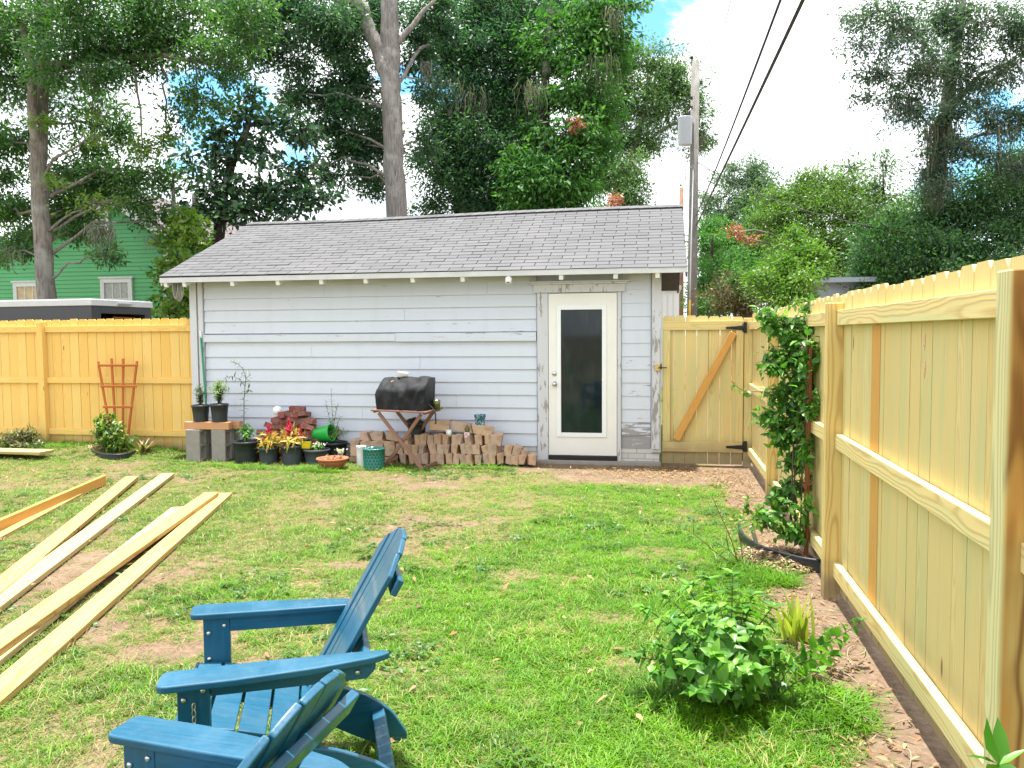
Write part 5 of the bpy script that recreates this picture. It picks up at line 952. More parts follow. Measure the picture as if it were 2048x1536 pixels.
c_ = RAMP(t, oi, [(0, (.22, .075, .062)), (.4, (.30, .10, .080)), (.75, (.36, .15, .115)), (1, (.21, .11, .095))]); c_ = MIX(t, SMOOTH(t, n2, .52, .64, 0, .7), c_, (.30, .20, .17)); c_ = MIX(t, SMOOTH(t, n, .3, .7, 0, .4), c_, (.08, .03, .025)); setp(t, b, col=c_, rough=.95, spec=.15, normal=bump(t, n, .8, .01)); MT['redbrick'] = m
m, t, b, _ = newmat('tan_block'); oi = N(t, 'ShaderNodeObjectInfo').outputs['Random']; n = NOISE(t, objco(t), 26.0, 5, .7); n2 = NOISE(t, objco(t), 7.0, 5, .65)
c_ = RAMP(t, oi, [(0, (.47, .30, .205)), (.35, (.55, .37, .25)), (.7, (.52, .37, .28)), (1, (.45, .33, .26))]); c_ = MIX(t, SMOOTH(t, n2, .50, .66, 0, .5), c_, (.22, .13, .10)); c_ = MIX(t, SMOOTH(t, n, .35, .75, 0, .35), c_, (.42, .31, .22)); setp(t, b, col=c_, rough=.95, spec=.12, normal=bump(t, n, .9, .012)); MT['tanblock'] = m
RS = [brick_src('red_brick', (.20, .095, .06), MT['redbrick'], .003, .004) for _ in range(4)]; TS = [brick_src('tan_block', (.085, .19, .125), MT['tanblock'], .008, .006) for _ in range(5)]
RB = 'weathered red brick in the heap against the shed wall'
for lay, (x0, x1, n_) in enumerate(((508, 640, 9), (510, 638, 9), (514, 636, 8), (519, 634, 8), (526, 632, 7), (538, 630, 6), (548, 626, 5), (562, 618, 4))):
    z_ = .05+lay*.078
    for row in range(2):
        if row == 1 and lay < 5: continue
        n2_ = n_ if row == 0 else max(1, n_-2)
        for i in range(n2_):
            px = x0+(x1-x0)*(i+.5)/n2_; yv = 9.88+.022*lay+row*.13+RNG.normal()*.012; p = onY(px+RNG.normal()*2, 860, yv)
            a = pi/2+RNG.normal()*.35 if RNG.random() < .55 else RNG.normal()*.5
            brick_obj('red_brick', RS[RNG.integers(4)], (p[0], min(yv, 10.10), z_+RNG.normal()*.008), (RNG.normal()*.2, RNG.normal()*.2, a), RB, 'brick', 'heap of red bricks')
p = onY(595, 818, 10.0); brick_obj('red_brick', RS[0], p, (.15, .05, .08), 'red brick lying flat at the very top of the red heap', 'brick', 'heap of red bricks')
def cr(x, y): return 720+x/5.535, 730+y/5.535
TB = 'worn tan paving block stacked along the shed wall'
yF = 9.84
def tan(cx, cy, w, h, rot=0.0, label=TB, dy=0.0, dep=1.0, zmin=0.055):
    px, py = cr(cx, cy); p = onY(px, py, yF+dy); k = np.linalg.norm(p-EY)/F/5.535; sx = w*k/.085*1.0; sz = h*k/.125; s_ = TS[RNG.integers(5)]
    brick_obj('tan_block', s_, (p[0], yF+dy+.095*dep, p[2]), (RNG.normal()*.05, rot+RNG.normal()*.09, RNG.normal()*.18), label, 'paving block', 'stack of tan blocks', (sx, dep, sz))
for x in (480, 560, 640, 720, 805, 890, 975, 1060, 1135, 1210, 1290, 1385, 1465, 1545): tan(x, 1042+RNG.normal()*4, 74+RNG.normal()*4, 112)
for x in (430, 515, 600, 690, 780, 870, 960, 1050, 1130, 1210, 1290, 1375, 1470): tan(x, 935+RNG.normal()*4, 80 if x < 1400 else 118, 110, RNG.normal()*.07, dy=.012)
for x in (520, 610, 700, 785, 872, 960, 1040, 1112, 1205, 1310, 1392, 1500): tan(x, 828+RNG.normal()*4, 78 if x < 1450 else 120, 112, RNG.normal()*.08, dy=.02)
tan(865, 680, 225, 108, 0, 'wide dark shaded block on top of the stack behind the table', .05); tan(1112, 690, 245, 100, .22, 'long tan block tilted on top of the stack', .04); tan(1350, 722, 238, 108, 0, 'long tan block carrying the little blue pot', .03)
tan(1632, 952, 84, 110, .2, dy=.02); tan(1634, 1045, 80, 100, .15); tan(1722, 962, 88, 118, .25, dy=.02); tan(1715, 1062, 80, 90, .05); tan(1792, 1056, 78, 100, .12); tan(1876, 1056, 78, 104, .15); tan(1800, 975, 66, 56, .3, dy=.04)
for x, w in ((50, 112), (185, 148), (325, 140)): tan(x, 790, w, 92, RNG.normal()*.12, dy=.06); tan(x, 880, w, 82, RNG.normal()*.08, dy=.05); tan(x, 968, w, 90, 0, dy=.05); tan(x, 1055, w, 88, 0, dy=.05)
tan(-60, 875, 100, 90, .1, dy=.06); tan(-60, 970, 105, 95, 0, dy=.06); tan(-60, 1060, 105, 88, 0, dy=.06)
# little pots on the blocks, pots under the table
p = onY(960, 852, yF+.13); o, c, r, h = pot('flower_pot', 'small blue glazed pot with leaf pattern on the long tan block', 960, 851, 24, 830, MT['stem'], Y=yF+.125, z0=p[2]-.005, taper=.78, rimh=.03, lip=1.08)
m, t, b, _ = newmat('blue_glaze'); n = NOISE(t, objco(t), 34.0, 2, .5, 1.5); setp(t, b, col=MIX(t, SMOOTH(t, n, .54, .60), (.015, .09, .15), (.32, .52, .55)), rough=.2, spec=.6); o.children[0].data.materials[0] = m
p = onY(898, 872, yF+.06); o = thing('white_cup', 'small white cup standing on the tan blocks', 'cup', p); q = MB(); q.lathe([(.001, 0), (.034, 0), (.04, .082), (.036, .082), (.031, .01), (.001, .01)], p, 20); q.build('cup', MT['white_paint'], o)
p = onY(934.5, 875, yF+.05); o = thing('cactus_pot', 'tiny pink and white pot holding a small round cactus', 'potted cactus', p); q = MB(); q.box(p+[0, 0, .034], (.068, .068, .066), taper=1.08); m, t, b, _ = newmat('pink_pot'); setp(t, b, col=MIX(t, SMOOTH(t, NOISE(t, objco(t), 40., 2), .48, .53), (.72, .70, .70), (.62, .22, .30)), rough=.4); q.build('pot', m, o, bevel=.005)
q = MB(); q.sphere(p+[0, 0, .105], (.030, .030, .045), 16, 10, noise=.25); q.build('cactus', plain('cactus', (.13, .12, .04), .8, .4, 40), o)
o, c, r, h = pot('flower_pot', 'black nursery pot of dry soil tucked under the table on the blocks', 834, 866, 40, 846, MT['black_plastic'], Y=yF+.16, z0=.335)
q = MB(); q.sphere(c+[-.03, 0, .03], (.10, .09, .055), 14, 8, noise=.3); q.build('soil_mound', MT['soil'], o)

# folding table with covered grill
TY = 9.50; zt_ = onY(852, 821, TY)[2]
FL, FR, BR = onZ(741, 819, zt_), onZ(852, 823.5, zt_), onZ(886, 814.5, zt_); BL = FL+BR-FR
tb = thing('folding_table', 'small weathered wooden folding table with crossed legs', 'table', ((FL+BR)/2)*[1, 1, 0]); ux = nrm(FR-FL); uy = nrm(BR-FR); wT = np.linalg.norm(FR-FL); dT = np.linalg.norm(BR-FR)
q = MB(); ns = 6
for i in range(ns): q.prism([(0, 0), (wT, 0), (wT, dT/ns-.006), (0, dT/ns-.006)], FL+uy*(dT*i/ns)-[0, 0, .02], ux, uy, (0, 0, 1), .02)
for i in (0.03, .93): q.prism([(wT*i, .02), (wT*i+.03, .02), (wT*i+.03, dT-.02), (wT*i, dT-.02)], FL-[0, 0, .0405], ux, uy, (0, 0, 1), .02)
q.build('tabletop', MT['table_wood'], tb, bevel=.003)
def legs(x0, x1, off, yo): 
    a = FL+ux*x0+uy*yo; b_ = FL+ux*x1+uy*yo; a[2] = zt_-.042; b_[2] = .0; q = MB(); q.beam(a, b_, .042, .022, up=uy); q.build('leg', MT['table_wood'], tb, bevel=.003); return b_
f0 = legs(.10, wT-.06, 0, .04); f1 = legs(wT-.10, .16, 0, .075); f2 = legs(.10, wT-.06, 0, dT-.05); f3 = legs(wT-.10, .16, 0, dT-.085)
for a, b_ in ((f0, f2), (f1, f3)): q = MB(); q.beam(a+[0, .02, .03], b_+[0, -.02, .03], .022, .045); q.build('foot_bar', MT['table_wood'], tb, bevel=.003)
q = MB(); md = (FL+ux*(wT/2+.02)); md[2] = zt_*.47; q.tube([md+uy*.03, md+uy*(dT-.04)], .007, 8); q.build('pivot_bolt', MT['steel'], tb)
# cover: draped sheet over a grill body
def cover_mesh():
    q = MB(); nu, nv = 40, 34; wC, dC_, hC = .70, .40, onY(800, 756, TY+.3)[2]-zt_; o_ = FL+ux*.055+uy*.03; V = []
    prof = [(.02, 0), (.0, .30), (.0, .62), (.01, .665), (.04, .70), (.48, .965), (.52, .99), (.57, 1.0), (.95, 1.0), (.985, .985), (1.0, .95), (1.0, .6), (1.0, 0)]
    pu = np.array(prof); cl = np.concatenate([[0], np.cumsum(np.linalg.norm(np.diff(pu, axis=0), axis=1))]); cl /= cl[-1]
    for i in range(nv):
        v = i/(nv-1); e = min(v, 1-v); sh = 1-(1-min(e/.08, 1))**2.6*(.20 if v < .5 else .02)
        for j in range(nu):
            u = j/(nu-1); y = np.interp(u, cl, pu[:, 0]); z = np.interp(u, cl, pu[:, 1]); yy_ = .5+(y-.5)*(.55+.45*sh if v < .5 else sh); zz_ = z*(sh if z > .3 else 1)*(1+.07*v*(z > .7))
            w_ = (fbm(np.array(v*9.0), np.array(u*7.0), 21)-.5)*.075+.007*sin(v*34+u*9)*(1-z)
            wr = .022*sin((v*1.4-u)*26)*max(0, v-.55)*2*(1-abs(z-.5)*1.4)
            V.append(o_+ux*(wC*v+.0+(.02*(z-.5) if v > .5 else -.02*(z-.3)))+uy*(dC_*yy_-(w_+wr)*.8*(y < .5))+np.array([0, 0, max(.0, hC*zz_+w_*.6*(z > .2))]))
    f = [(i*nu+j, i*nu+j+1, (i+1)*nu+j+1, (i+1)*nu+j) for i in range(nv-1) for j in range(nu-1)]; f += [tuple(range(nu))[::-1], tuple((nv-1)*nu+j for j in range(nu))]
    q.add(V, f, smooth=True); return q
gc_ = thing('covered_grill', 'tabletop grill under a black wrinkled cover on the folding table', 'grill', (FL+BR)/2); m, t, b, _ = newmat('cover_cloth'); n = NOISE(t, objco(t), 7.0, 5, .6); n2 = NOISE(t, objco(t), 220., 2)
setp(t, b, col=MIX(t, SMOOTH(t, n, .45, .75, 0, .6), (.009, .010, .012), (.032, .034, .04)), rough=.72, spec=.3, normal=bump(t, M(t, 'ADD', n, M(t, 'MULTIPLY', n2, .15)), .5, .02)); cover_mesh().build('cover', m, gc_)
q = MB()
for px, py in ((781, 764), (828, 775), (852, 763)): p = onY(px, py, TY+.06); q.leaves([p], [(.8, .1, .5)], [(0, -1, .6)], .05, .02)
q.build('fallen_leaf', MT['lf_dry'], gc_)
g2 = onY(853, 806, TY+.10); q = MB(); q.lathe([(.001, -.03), (.035, -.03), (.035, .03), (.02, .045), (.001, .05)], onY(847, 808, TY+.12), 18); q.build('regulator', MT['steel'], gc_)
q = MB(); q.tube([onY(*a_, TY+.06) for a_ in ((850, 803), (857, 809), (866, 817), (871, 828), (871.5, 845), (871, 848))], .009, 8); q.build('gas_hose', MT['black_plastic'], gc_)
p = onY(806, 749, TY+.24); o = thing('white_stone', 'chunky white stone weighing down the black grill cover', 'stone', p); q = MB(); q.box(p, (.125, .075, .055), roteu(.1, .08, .2)); q.V[-1] += RNG.normal(size=(8, 3))*.006; q.build('stone', plain('white_stone', (.74, .71, .68), .9, .1, 20), o, bevel=.01)
p = onY(873, 814, TY+.20); p[2] = zt_+.0005; o = thing('green_tumbler', 'small olive green tumbler at the right end of the table', 'tumbler', p); q = MB(); q.lathe([(.001, 0), (.044, 0), (.05, .11), (.045, .11), (.04, .015), (.001, .015)], p, 22); q.build('tumbler', plain('olive_glass', (.06, .075, .015), .15, .2, 20, spec=.6), o)
# ------------------------------------------------------------------ beds and plants near the fences
def edging(label, pts, h=.085, th=.012):
    o = thing('garden_edging', label, 'edging', [pts[0][0], pts[0][1], 0]); q = MB(); P = np.array(pts); n = len(P); T = np.gradient(P, axis=0); Nn = np.stack([-T[:, 1], T[:, 0], 0*T[:, 0]], 1); Nn /= np.linalg.norm(Nn, axis=1, keepdims=True)
    V = []
    for i in range(n): a, b_ = P[i]-Nn[i]*th/2, P[i]+Nn[i]*th/2; V += [a*[1, 1, 0]-[0, 0, .03], a*[1, 1, 0]+[0, 0, h], b_*[1, 1, 0]+[0, 0, h], b_*[1, 1, 0]-[0, 0, .03]]
    f = [(i*4+j, i*4+(j+1) % 4, i*4+4+(j+1) % 4, i*4+4+j) for i in range(n-1) for j in range(4)]+[(0, 1, 2, 3), (n*4-1, n*4-2, n*4-3, n*4-4)]
    q.add(V, f, smooth=False); q.build('band', MT['black_plastic'], o)
    q = MB(); q.tube(P*[1, 1, 0]+[0, 0, h+.004], .011, 8); q.build('rolled_top', MT['black_plastic'], o); return P
def smooth_pts(P, k=6):
    P = np.asarray(P, float); s = np.arange(len(P)); u = np.linspace(0, len(P)-1, (len(P)-1)*k+1); Q = np.stack([np.interp(u, s, P[:, i]) for i in range(3)], 1)
    for _ in range(4): Q[1:-1] = (Q[:-2]+Q[1:-1]*2+Q[2:])/4
    return Q
def chips(name, label, poly_pts, n, mat, L=(.03, .07), W=(.008, .02), z=(.01, .05), tilt=.35, kind='stuff'):
    v, q = leaf_geo(poly_pts, RNG.normal(size=(n, 3))*[1, 1, .18], np.array([0, 0, 1.0])+RNG.normal(size=(n, 3))*tilt, L[0]+(L[1]-L[0])*RNG.random(n), W[0]+(W[1]-W[0])*RNG.random(n), .25, .3, 'oval')
    o = quad_mesh(name, v, q, np.repeat(RNG.random(n), 12), mat, None, True); return tag(o, label, 'litter', None, kind)
eR = smooth_pts([onZ(x, y, .085) for x, y in ((1478, 1050), (1482, 1066), (1500, 1083), (1530, 1097), (1565, 1108), (1605, 1118), (1640, 1123))])
edging('black edging strip bowed around the bed under the vine trellis', eR)
def in_poly(n, A, rx, ry): a = RNG.random(n)*2*pi; r = np.sqrt(RNG.random(n)); return np.stack([A[0]+rx*r*np.cos(a), A[1]+ry*r*np.sin(a), .02+.05*(1-r)+.02*RNG.random(n)], 1)
bc_ = np.array([.80, 5.98, 0]); P = in_poly(2600, bc_, .26, .36); MT['mulch'] = leafmat('wood_mulch', [(.12, .07, .045), (.26, .16, .10), (.42, .29, .20), (.55, .42, .32)], .05, .9, .1)
chips('mulch', None, P, 2600, MT['mulch'], (.02, .055), (.006, .016))
tr_ = thing('wood_trellis', 'red stained wooden trellis behind the climbing vine on the right fence', 'trellis', (.985, 5.85, 0)); q = MB()
for y, l in ((5.90, .0), (5.96, .02), (6.02, .0)): q.beam((1.0, 5.98+(y-5.96)*.5, -.05), (1.0, y+.02, 1.52+l), .022, .018, up=(-1, 0, 0))
q.build('upright', MT['trellis_shaded'], tr_, bevel=.002); q = MB()
for z_, w in ((.25, .12), (.55, .14), (.85, .17), (1.15, .19), (1.42, .21)): q.beam((.984, 5.98-w/2, z_), (.984, 5.98+w/2, z_), .028, .012, up=(-1, 0, 0))
q.build('crossbar', MT['trellis_shaded'], tr_, bevel=.002)
vine = thing('climbing_vine', 'glossy green vine climbing the red trellis on the right fence', 'vine', (.86, 5.85, 0)); dV = 5.95
def leaf_clumps(parent, cl, leaf, lw, mat, per=1.0, shape='oval', name='foliage', dep=.75, stemr=.003, droop=.3, root=None, curl=.3):
    B, D, Nn, S = [], [], [], MB()
    for c_ in cl:
        px, py, rx, ry, d, n = c_; ctr = atd(px, py, d); k = d/F; ax_ = np.array([rx*k, min(rx, ry)*k*dep+.02, ry*k]); n = int(n*per); ns = max(3, n//9)
        dirs = RNG.normal(size=(ns, 3)); dirs /= np.linalg.norm(dirs, axis=1, keepdims=True); tips = ctr+dirs*ax_*(.55+.5*RNG.random((ns, 1))); st = ctr+RNG.normal(size=(ns, 3))*ax_*.2-[0, 0, ax_[2]*.3]
        for a, b_ in zip(st, tips): S.tube(curve(a, b_, (0, 0, .15*np.linalg.norm(b_-a)), 5), [stemr, stemr*.8, stemr*.7, stemr*.6, stemr*.4], 4, cap=False)
        w_ = RNG.integers(0, ns, n); u = RNG.random((n, 1))**.7; P = st[w_]+(tips[w_]-st[w_])*u+RNG.normal(size=(n, 3))*leaf*.28; B.append(P); D.append((tips-st)[w_]/(np.linalg.norm((tips-st)[w_], axis=1, keepdims=True)+1e-6)*.5+RNG.normal(size=(n, 3))*.6+np.array([0, 0, -droop])); Nn.append(dirs[w_]*.5+RNG.normal(size=(n, 3))*.4+np.array([-.15, -.1, .8]))
    B = np.concatenate(B); B[:, 2] = np.maximum(B[:, 2], .02); L = leaf*(.55+.75*RNG.random(len(B))); q = MB(); q.leaves(B, np.concatenate(D), np.concatenate(Nn), L, L*lw*(.85+.3*RNG.random(len(B))), curl=curl, shape=shape, fold=.3); q.build(name, mat, parent); return S
S = leaf_clumps(vine, [(1575, 655, 55, 34, dV, 190), (1620, 640, 34, 30, dV+.05, 90), (1540, 640, 28, 24, dV, 60), (1570, 705, 52, 34, dV, 200), (1610, 720, 34, 44, dV+.05, 120), (1545, 735, 32, 18, dV-.05, 55), (1590, 765, 40, 36, dV, 150), (1555, 790, 34, 22, dV, 70), (1585, 815, 46, 36, dV, 160), (1545, 830, 32, 22, dV-.05, 80), (1575, 870, 36, 36, dV, 130), (1560, 860, 40, 16, dV-.05, 60), (1585, 925, 30, 32, dV, 90), (1575, 975, 34, 28, dV, 80), (1610, 960, 22, 34, dV, 40), (1560, 1010, 40, 26, dV-.1, 90), (1580, 1055, 42, 30, dV-.15, 110), (1530, 1030, 30, 24, dV-.2, 70), (1615, 605, 30, 10, dV+.1, 26), (1640, 615, 18, 12, dV+.1, 16), (1600, 850, 22, 130, dV-.1, 150), (1612, 740, 22, 60, dV-.12, 70), (1618, 705, 22, 44, dV-.28, 90), (1620, 800, 15, 60, dV-.28, 60), (1615, 900, 14, 30, dV-.28, 30), (1612, 1010, 15, 30, dV-.28, 34), (1520, 625, 16, 12, dV, 16)], .060, .54, MT['lf_vine'], 1.65)
for a, b_ in (((1590, 1090), (1585, 860)), ((1600, 1090), (1605, 700)), ((1575, 1080), (1600, 820)), ((1580, 1085), (1590, 640))): S.tube(curve(atd(*a, dV-.05), atd(*b_, dV), (.0, -.05, 0), 12), np.linspace(.007, .004, 12), 6)
for pth in (((1548, 790), (1520, 782), (1490, 785), (1470, 770), (1462, 762)), ((1560, 640), (1530, 625), (1512, 628)), ((1590, 640), (1600, 618), (1640, 604), (1660, 606))): S.tube(smooth_pts([atd(x, y, dV-.08) for x, y in pth], 4), .0025, 5)
S.build('stem', MT['twig'], vine)
S = leaf_clumps(vine, [(1535, 1050, 26, 18, dV-.25, 36), (1500, 1010, 14, 22, dV-.3, 26), (1515, 1045, 20, 14, dV-.3, 22), (1466, 768, 10, 10, dV-.1, 5), (1490, 784, 14, 6, dV-.1, 6), (1525, 782, 14, 6, dV-.1, 6), (1585, 600, 30, 12, dV, 20)], .045, .52, MT['lf_bam'], 1.2, name='young_foliage'); S.build('stem', MT['twig'], vine)
st_ = thing('plant_marker', 'small pale blue stake slanting in the bed under the vine', 'stake', onZ(1515, 1090)); L = np.array(st_.location); q = MB(); q.beam(L+[0, 0, -.02], atd(1503, 1052, 6.0), .03, .006, up=(0, -1, .3)); q.build('stake', plain('pale_blue', (.42, .58, .60), .5, .05), st_)

# leafy shrub, iris, tall weed on the right
sb = onZ(1462, 1395); sh = thing('leafy_shrub', 'bright green shrub with broad pointed leaves on the lawn near the right fence', 'shrub', sb); dS = float((sb-EY) @ fwd)
paths = []
for px, py, dd in ((1290, 1215, .05), (1330, 1190, .2), (1375, 1170, .1), (1420, 1160, .25), (1465, 1150, .1), (1505, 1190, .15), (1545, 1215, .0), (1400, 1215, -.15), (1350, 1250, -.1), (1310, 1290, -.05), (1270, 1315, 0), (1300, 1345, -.15), (1375, 1330, -.3), (1430, 1310, -.35), (1470, 1330, -.35), (1405, 1275, -.2), (1460, 1255, -.2), (1510, 1260, -.15), (1550, 1300, -.2), (1520, 1340, -.3), (1440, 1370, -.4), (1360, 1300, -.2), (1490, 1215, .05), (1440, 1215, .0), (1390, 1385, -.35), (1345, 1240, .3), (1480, 1290, .2), (1420, 1240, .3), (1500, 1390, -.25), (1580, 1330, -.2), (1330, 1320, .1)):
    tip = atd(px, py, dS+dd*.9); tip[2] = max(tip[2], .06); paths.append(curve(sb+RNG.normal(size=3)*[.03, .03, 0]+[0, 0, .0], tip, np.array([0, 0, .05]), 10))
stems(sh, paths, .086, .64, .027, MT['lf_shrub'], .0045, 'oval', .25, .45, .12, True, MT['twig'], curl=.35, extra_tip=7, var=.6)
paths = [smooth_pts([onZ(1545, 1400)+[0, 0, 0], atd(1560, 1330, dS+.0), atd(1620, 1300, dS+.1), atd(1690, 1268, dS+.25), atd(1722, 1242, dS+.3)], 4), smooth_pts([onZ(1550, 1400), atd(1575, 1325, dS-.1), atd(1640, 1320, dS), atd(1668, 1310, dS+.1)], 4), smooth_pts([onZ(1555, 1402), atd(1590, 1335, dS+.1), atd(1650, 1290, dS+.2), atd(1662, 1268, dS+.3)], 4), smooth_pts([onZ(1548, 1403), atd(1545, 1350, dS-.15), atd(1560, 1300, dS-.1)], 4), smooth_pts([onZ(1548, 1403), atd(1590, 1362, dS-.15), atd(1640, 1345, dS-.1)], 4)]
stems(sh, paths, .066, .6, .034, MT['lf_shrub'], .004, 'oval', .35, .4, .05, True, MT['twig'], curl=.35, extra_tip=5, var=.6)
def blades(parent, name, base, n, L, W, lean, mat, r0=.03, curl=.25):
    B = base+RNG.normal(size=(n, 3))*[r0, r0, 0]; a = RNG.random(n)*2*pi; D = np.stack([np.cos(a)*lean, np.sin(a)*lean, np.ones(n)], 1)+RNG.normal(size=(n, 3))*.05; Nn = np.stack([-np.cos(a), -np.sin(a), np.full(n, .3)], 1)
    l = L*(.6+.5*RNG.random(n)); q = MB(); q.leaves(B, D, Nn, l, W*(.8+.4*RNG.random(n)), curl=curl, shape='blade', fold=.25); return q.build(name, mat, parent)
p = onZ(1592, 1282); o = thing('iris_plant', 'clump of yellow green sword leaves on bare soil by the fence post', 'plant', p); blades(o, 'leaves', p, 34, .26, .022, .30, MT['lf_iris'], .032, .15)
p = onZ(1478, 1132); o = thing('tall_weed', 'tall thin weed with narrow leaf whorls rising in front of the vine bed', 'weed', p); dW = float((p-EY) @ fwd)
T1 = smooth_pts([p, atd(1462, 1075, dW), atd(1440, 1030, dW), atd(1424, 992, dW)], 4); T2 = smooth_pts([p+[-.02, 0, 0], atd(1430, 1105, dW-.05), atd(1390, 1068, dW-.1), atd(1368, 1058, dW-.1)], 4); T3 = smooth_pts([p+[.03, .02, 0], atd(1482, 1090, dW), atd(1476, 1060, dW)], 4); T4 = smooth_pts([p+[.01, -.05, 0], atd(1470, 1110, dW-.15), atd(1445, 1092, dW-.2)], 4)
stems(o, [T1, T2, T3, T4], .15, .095, .020, MT['lf_mid'], .0045, 'lance', .55, .55, .05, stemmat=plain('reddish_stem', (.20, .10, .04), .6), extra_tip=7, curl=.2); blades(o, 'grass_leaves', p+[-.02, .02, 0], 26, .24, .007, .7, MT['lf_bam'], .08, .5)
p = np.array([.74, 2.09, 0]); o = thing('broad_leaf_plant', 'young plant with large smooth leaves at the bottom right corner', 'plant', p); dP = 2.05; c0 = atd(1998, 1530, dP); q = MB(); q.tube(curve([c0[0], c0[1], 0], c0, (.01, 0, 0)), .005, 6); q.build('stem', MT['stem'], o); q = MB()
B = [c0]*7; D = [atd(*t_, dP+dd)-c0 for t_, dd in (((1965, 1452), -.06), ((2002, 1440), .05), ((1945, 1500), -.08), ((2048, 1495), 0), ((1975, 1560), -.1), ((2040, 1545), -.05), ((2000, 1475), .08))]; q.leaves(np.array(B), np.array(D), np.array([(-.6, -.5, .6), (.3, -.6, .7), (0, -.3, 1), (.1, -.2, 1), (0, -.4, 1), (0, -.3, 1), (.2, -.7, .5)]), np.array([np.linalg.norm(d)*1.08 for d in D]), np.array([.040, .050, .022, .020, .04, .035, .045]), curl=.12, shape='oval', fold=.25); q.build('foliage', MT['lf_shrub'], o)

# bed on the left: trellis, shrub, small plants
ft = thing('fan_trellis', 'orange wooden fan trellis leaning on the left fence', 'trellis', onY(235, 880, 10.2)); tops = ((196.5, 723), (223, 717), (246, 717), (274, 722)); bots = ((222, 872), (232, 874), (246, 874), (256, 872))
q = MB()
for (a, b_), (c_, d_) in zip(tops, bots): q.beam(onY(c_, d_, 10.16), onY(a, b_, 10.29), .030, .018, up=(0, -1, 0))
q.build('upright', MT['trellis'], ft, bevel=.002); q = MB()
for y, x0, x1 in ((731, 196, 276), (773, 201, 273), (814, 206, 266)): 
    Yt = 10.29-.13*(y-720)/155-.018; q.beam(onY(x0, y, Yt), onY(x1, y, Yt), .030, .014, up=(0, -1, 0))
q.build('crossbar', MT['trellis'], ft, bevel=.002)
bl_ = onY(228, 893, 10.10); sh2 = thing('garden_shrub', 'yellow green leafy shrub in the black edged bed below the fan trellis', 'shrub', bl_); S = leaf_clumps(sh2, [(203, 852, 26, 26, 11.25, 110), (225, 864, 34, 28, 11.15, 150), (225, 838, 14, 16, 11.3, 30), (250, 874, 22, 18, 11.2, 60), (212, 882, 24, 12, 11.15, 60), (240, 886, 28, 10, 11.1, 60)], .085, .45, leafmat('bed_shrub_leaf', [(.03, .09, .015), (.06, .15, .025), (.14, .25, .04), (.26, .34, .06)], .35, .35), 1.35, stemr=.005); S.build('stem', MT['twig'], sh2)
edging('black edging around the small bed below the fan trellis', smooth_pts([onZ(x, y, .17) for x, y in ((180, 884), (186, 890), (205, 895), (230, 897), (255, 895), (270, 889))]), .08)
chips('mulch', None, in_poly(500, bl_+[-.05, .02, 0], .36, .16)+[0, 0, .09], 500, MT['mulch'], (.03, .07))
o = thing('low_bush', 'low reddish green bush at the foot of the left fence post', 'bush', onY(45, 897, 10.15)); S = leaf_clumps(o, [(18, 874, 28, 20, 11.6, 200), (52, 868, 34, 20, 11.6, 240), (80, 882, 16, 14, 11.55, 70), (40, 890, 46, 12, 11.5, 160)], .07, .30, leafmat('bush_small', [(.05, .08, .02), (.09, .13, .03), (.16, .19, .05), (.22, .13, .05)], .3), 1.3, stemr=.004); S.build('stem', MT['twig'], o)
p = onY(291, 906, 10.02); o = thing('spiky_plant', 'small brownish spiky plant between the fan trellis bed and cinder blocks', 'plant', p); blades(o, 'leaves', p, 34, .26, .026, .65, leafmat('cordyline', [(.10, .09, .03), (.16, .13, .05), (.22, .10, .05), (.26, .26, .08)], .3), .03, .3)
q = MB(); q.leaves([onY(280, 902, 9.98)], [(-1, -.1, .05)], [(0, -.2, 1)], .24, .05, curl=.2); q.build('yellow_leaf', MT['lf_yel'], o)

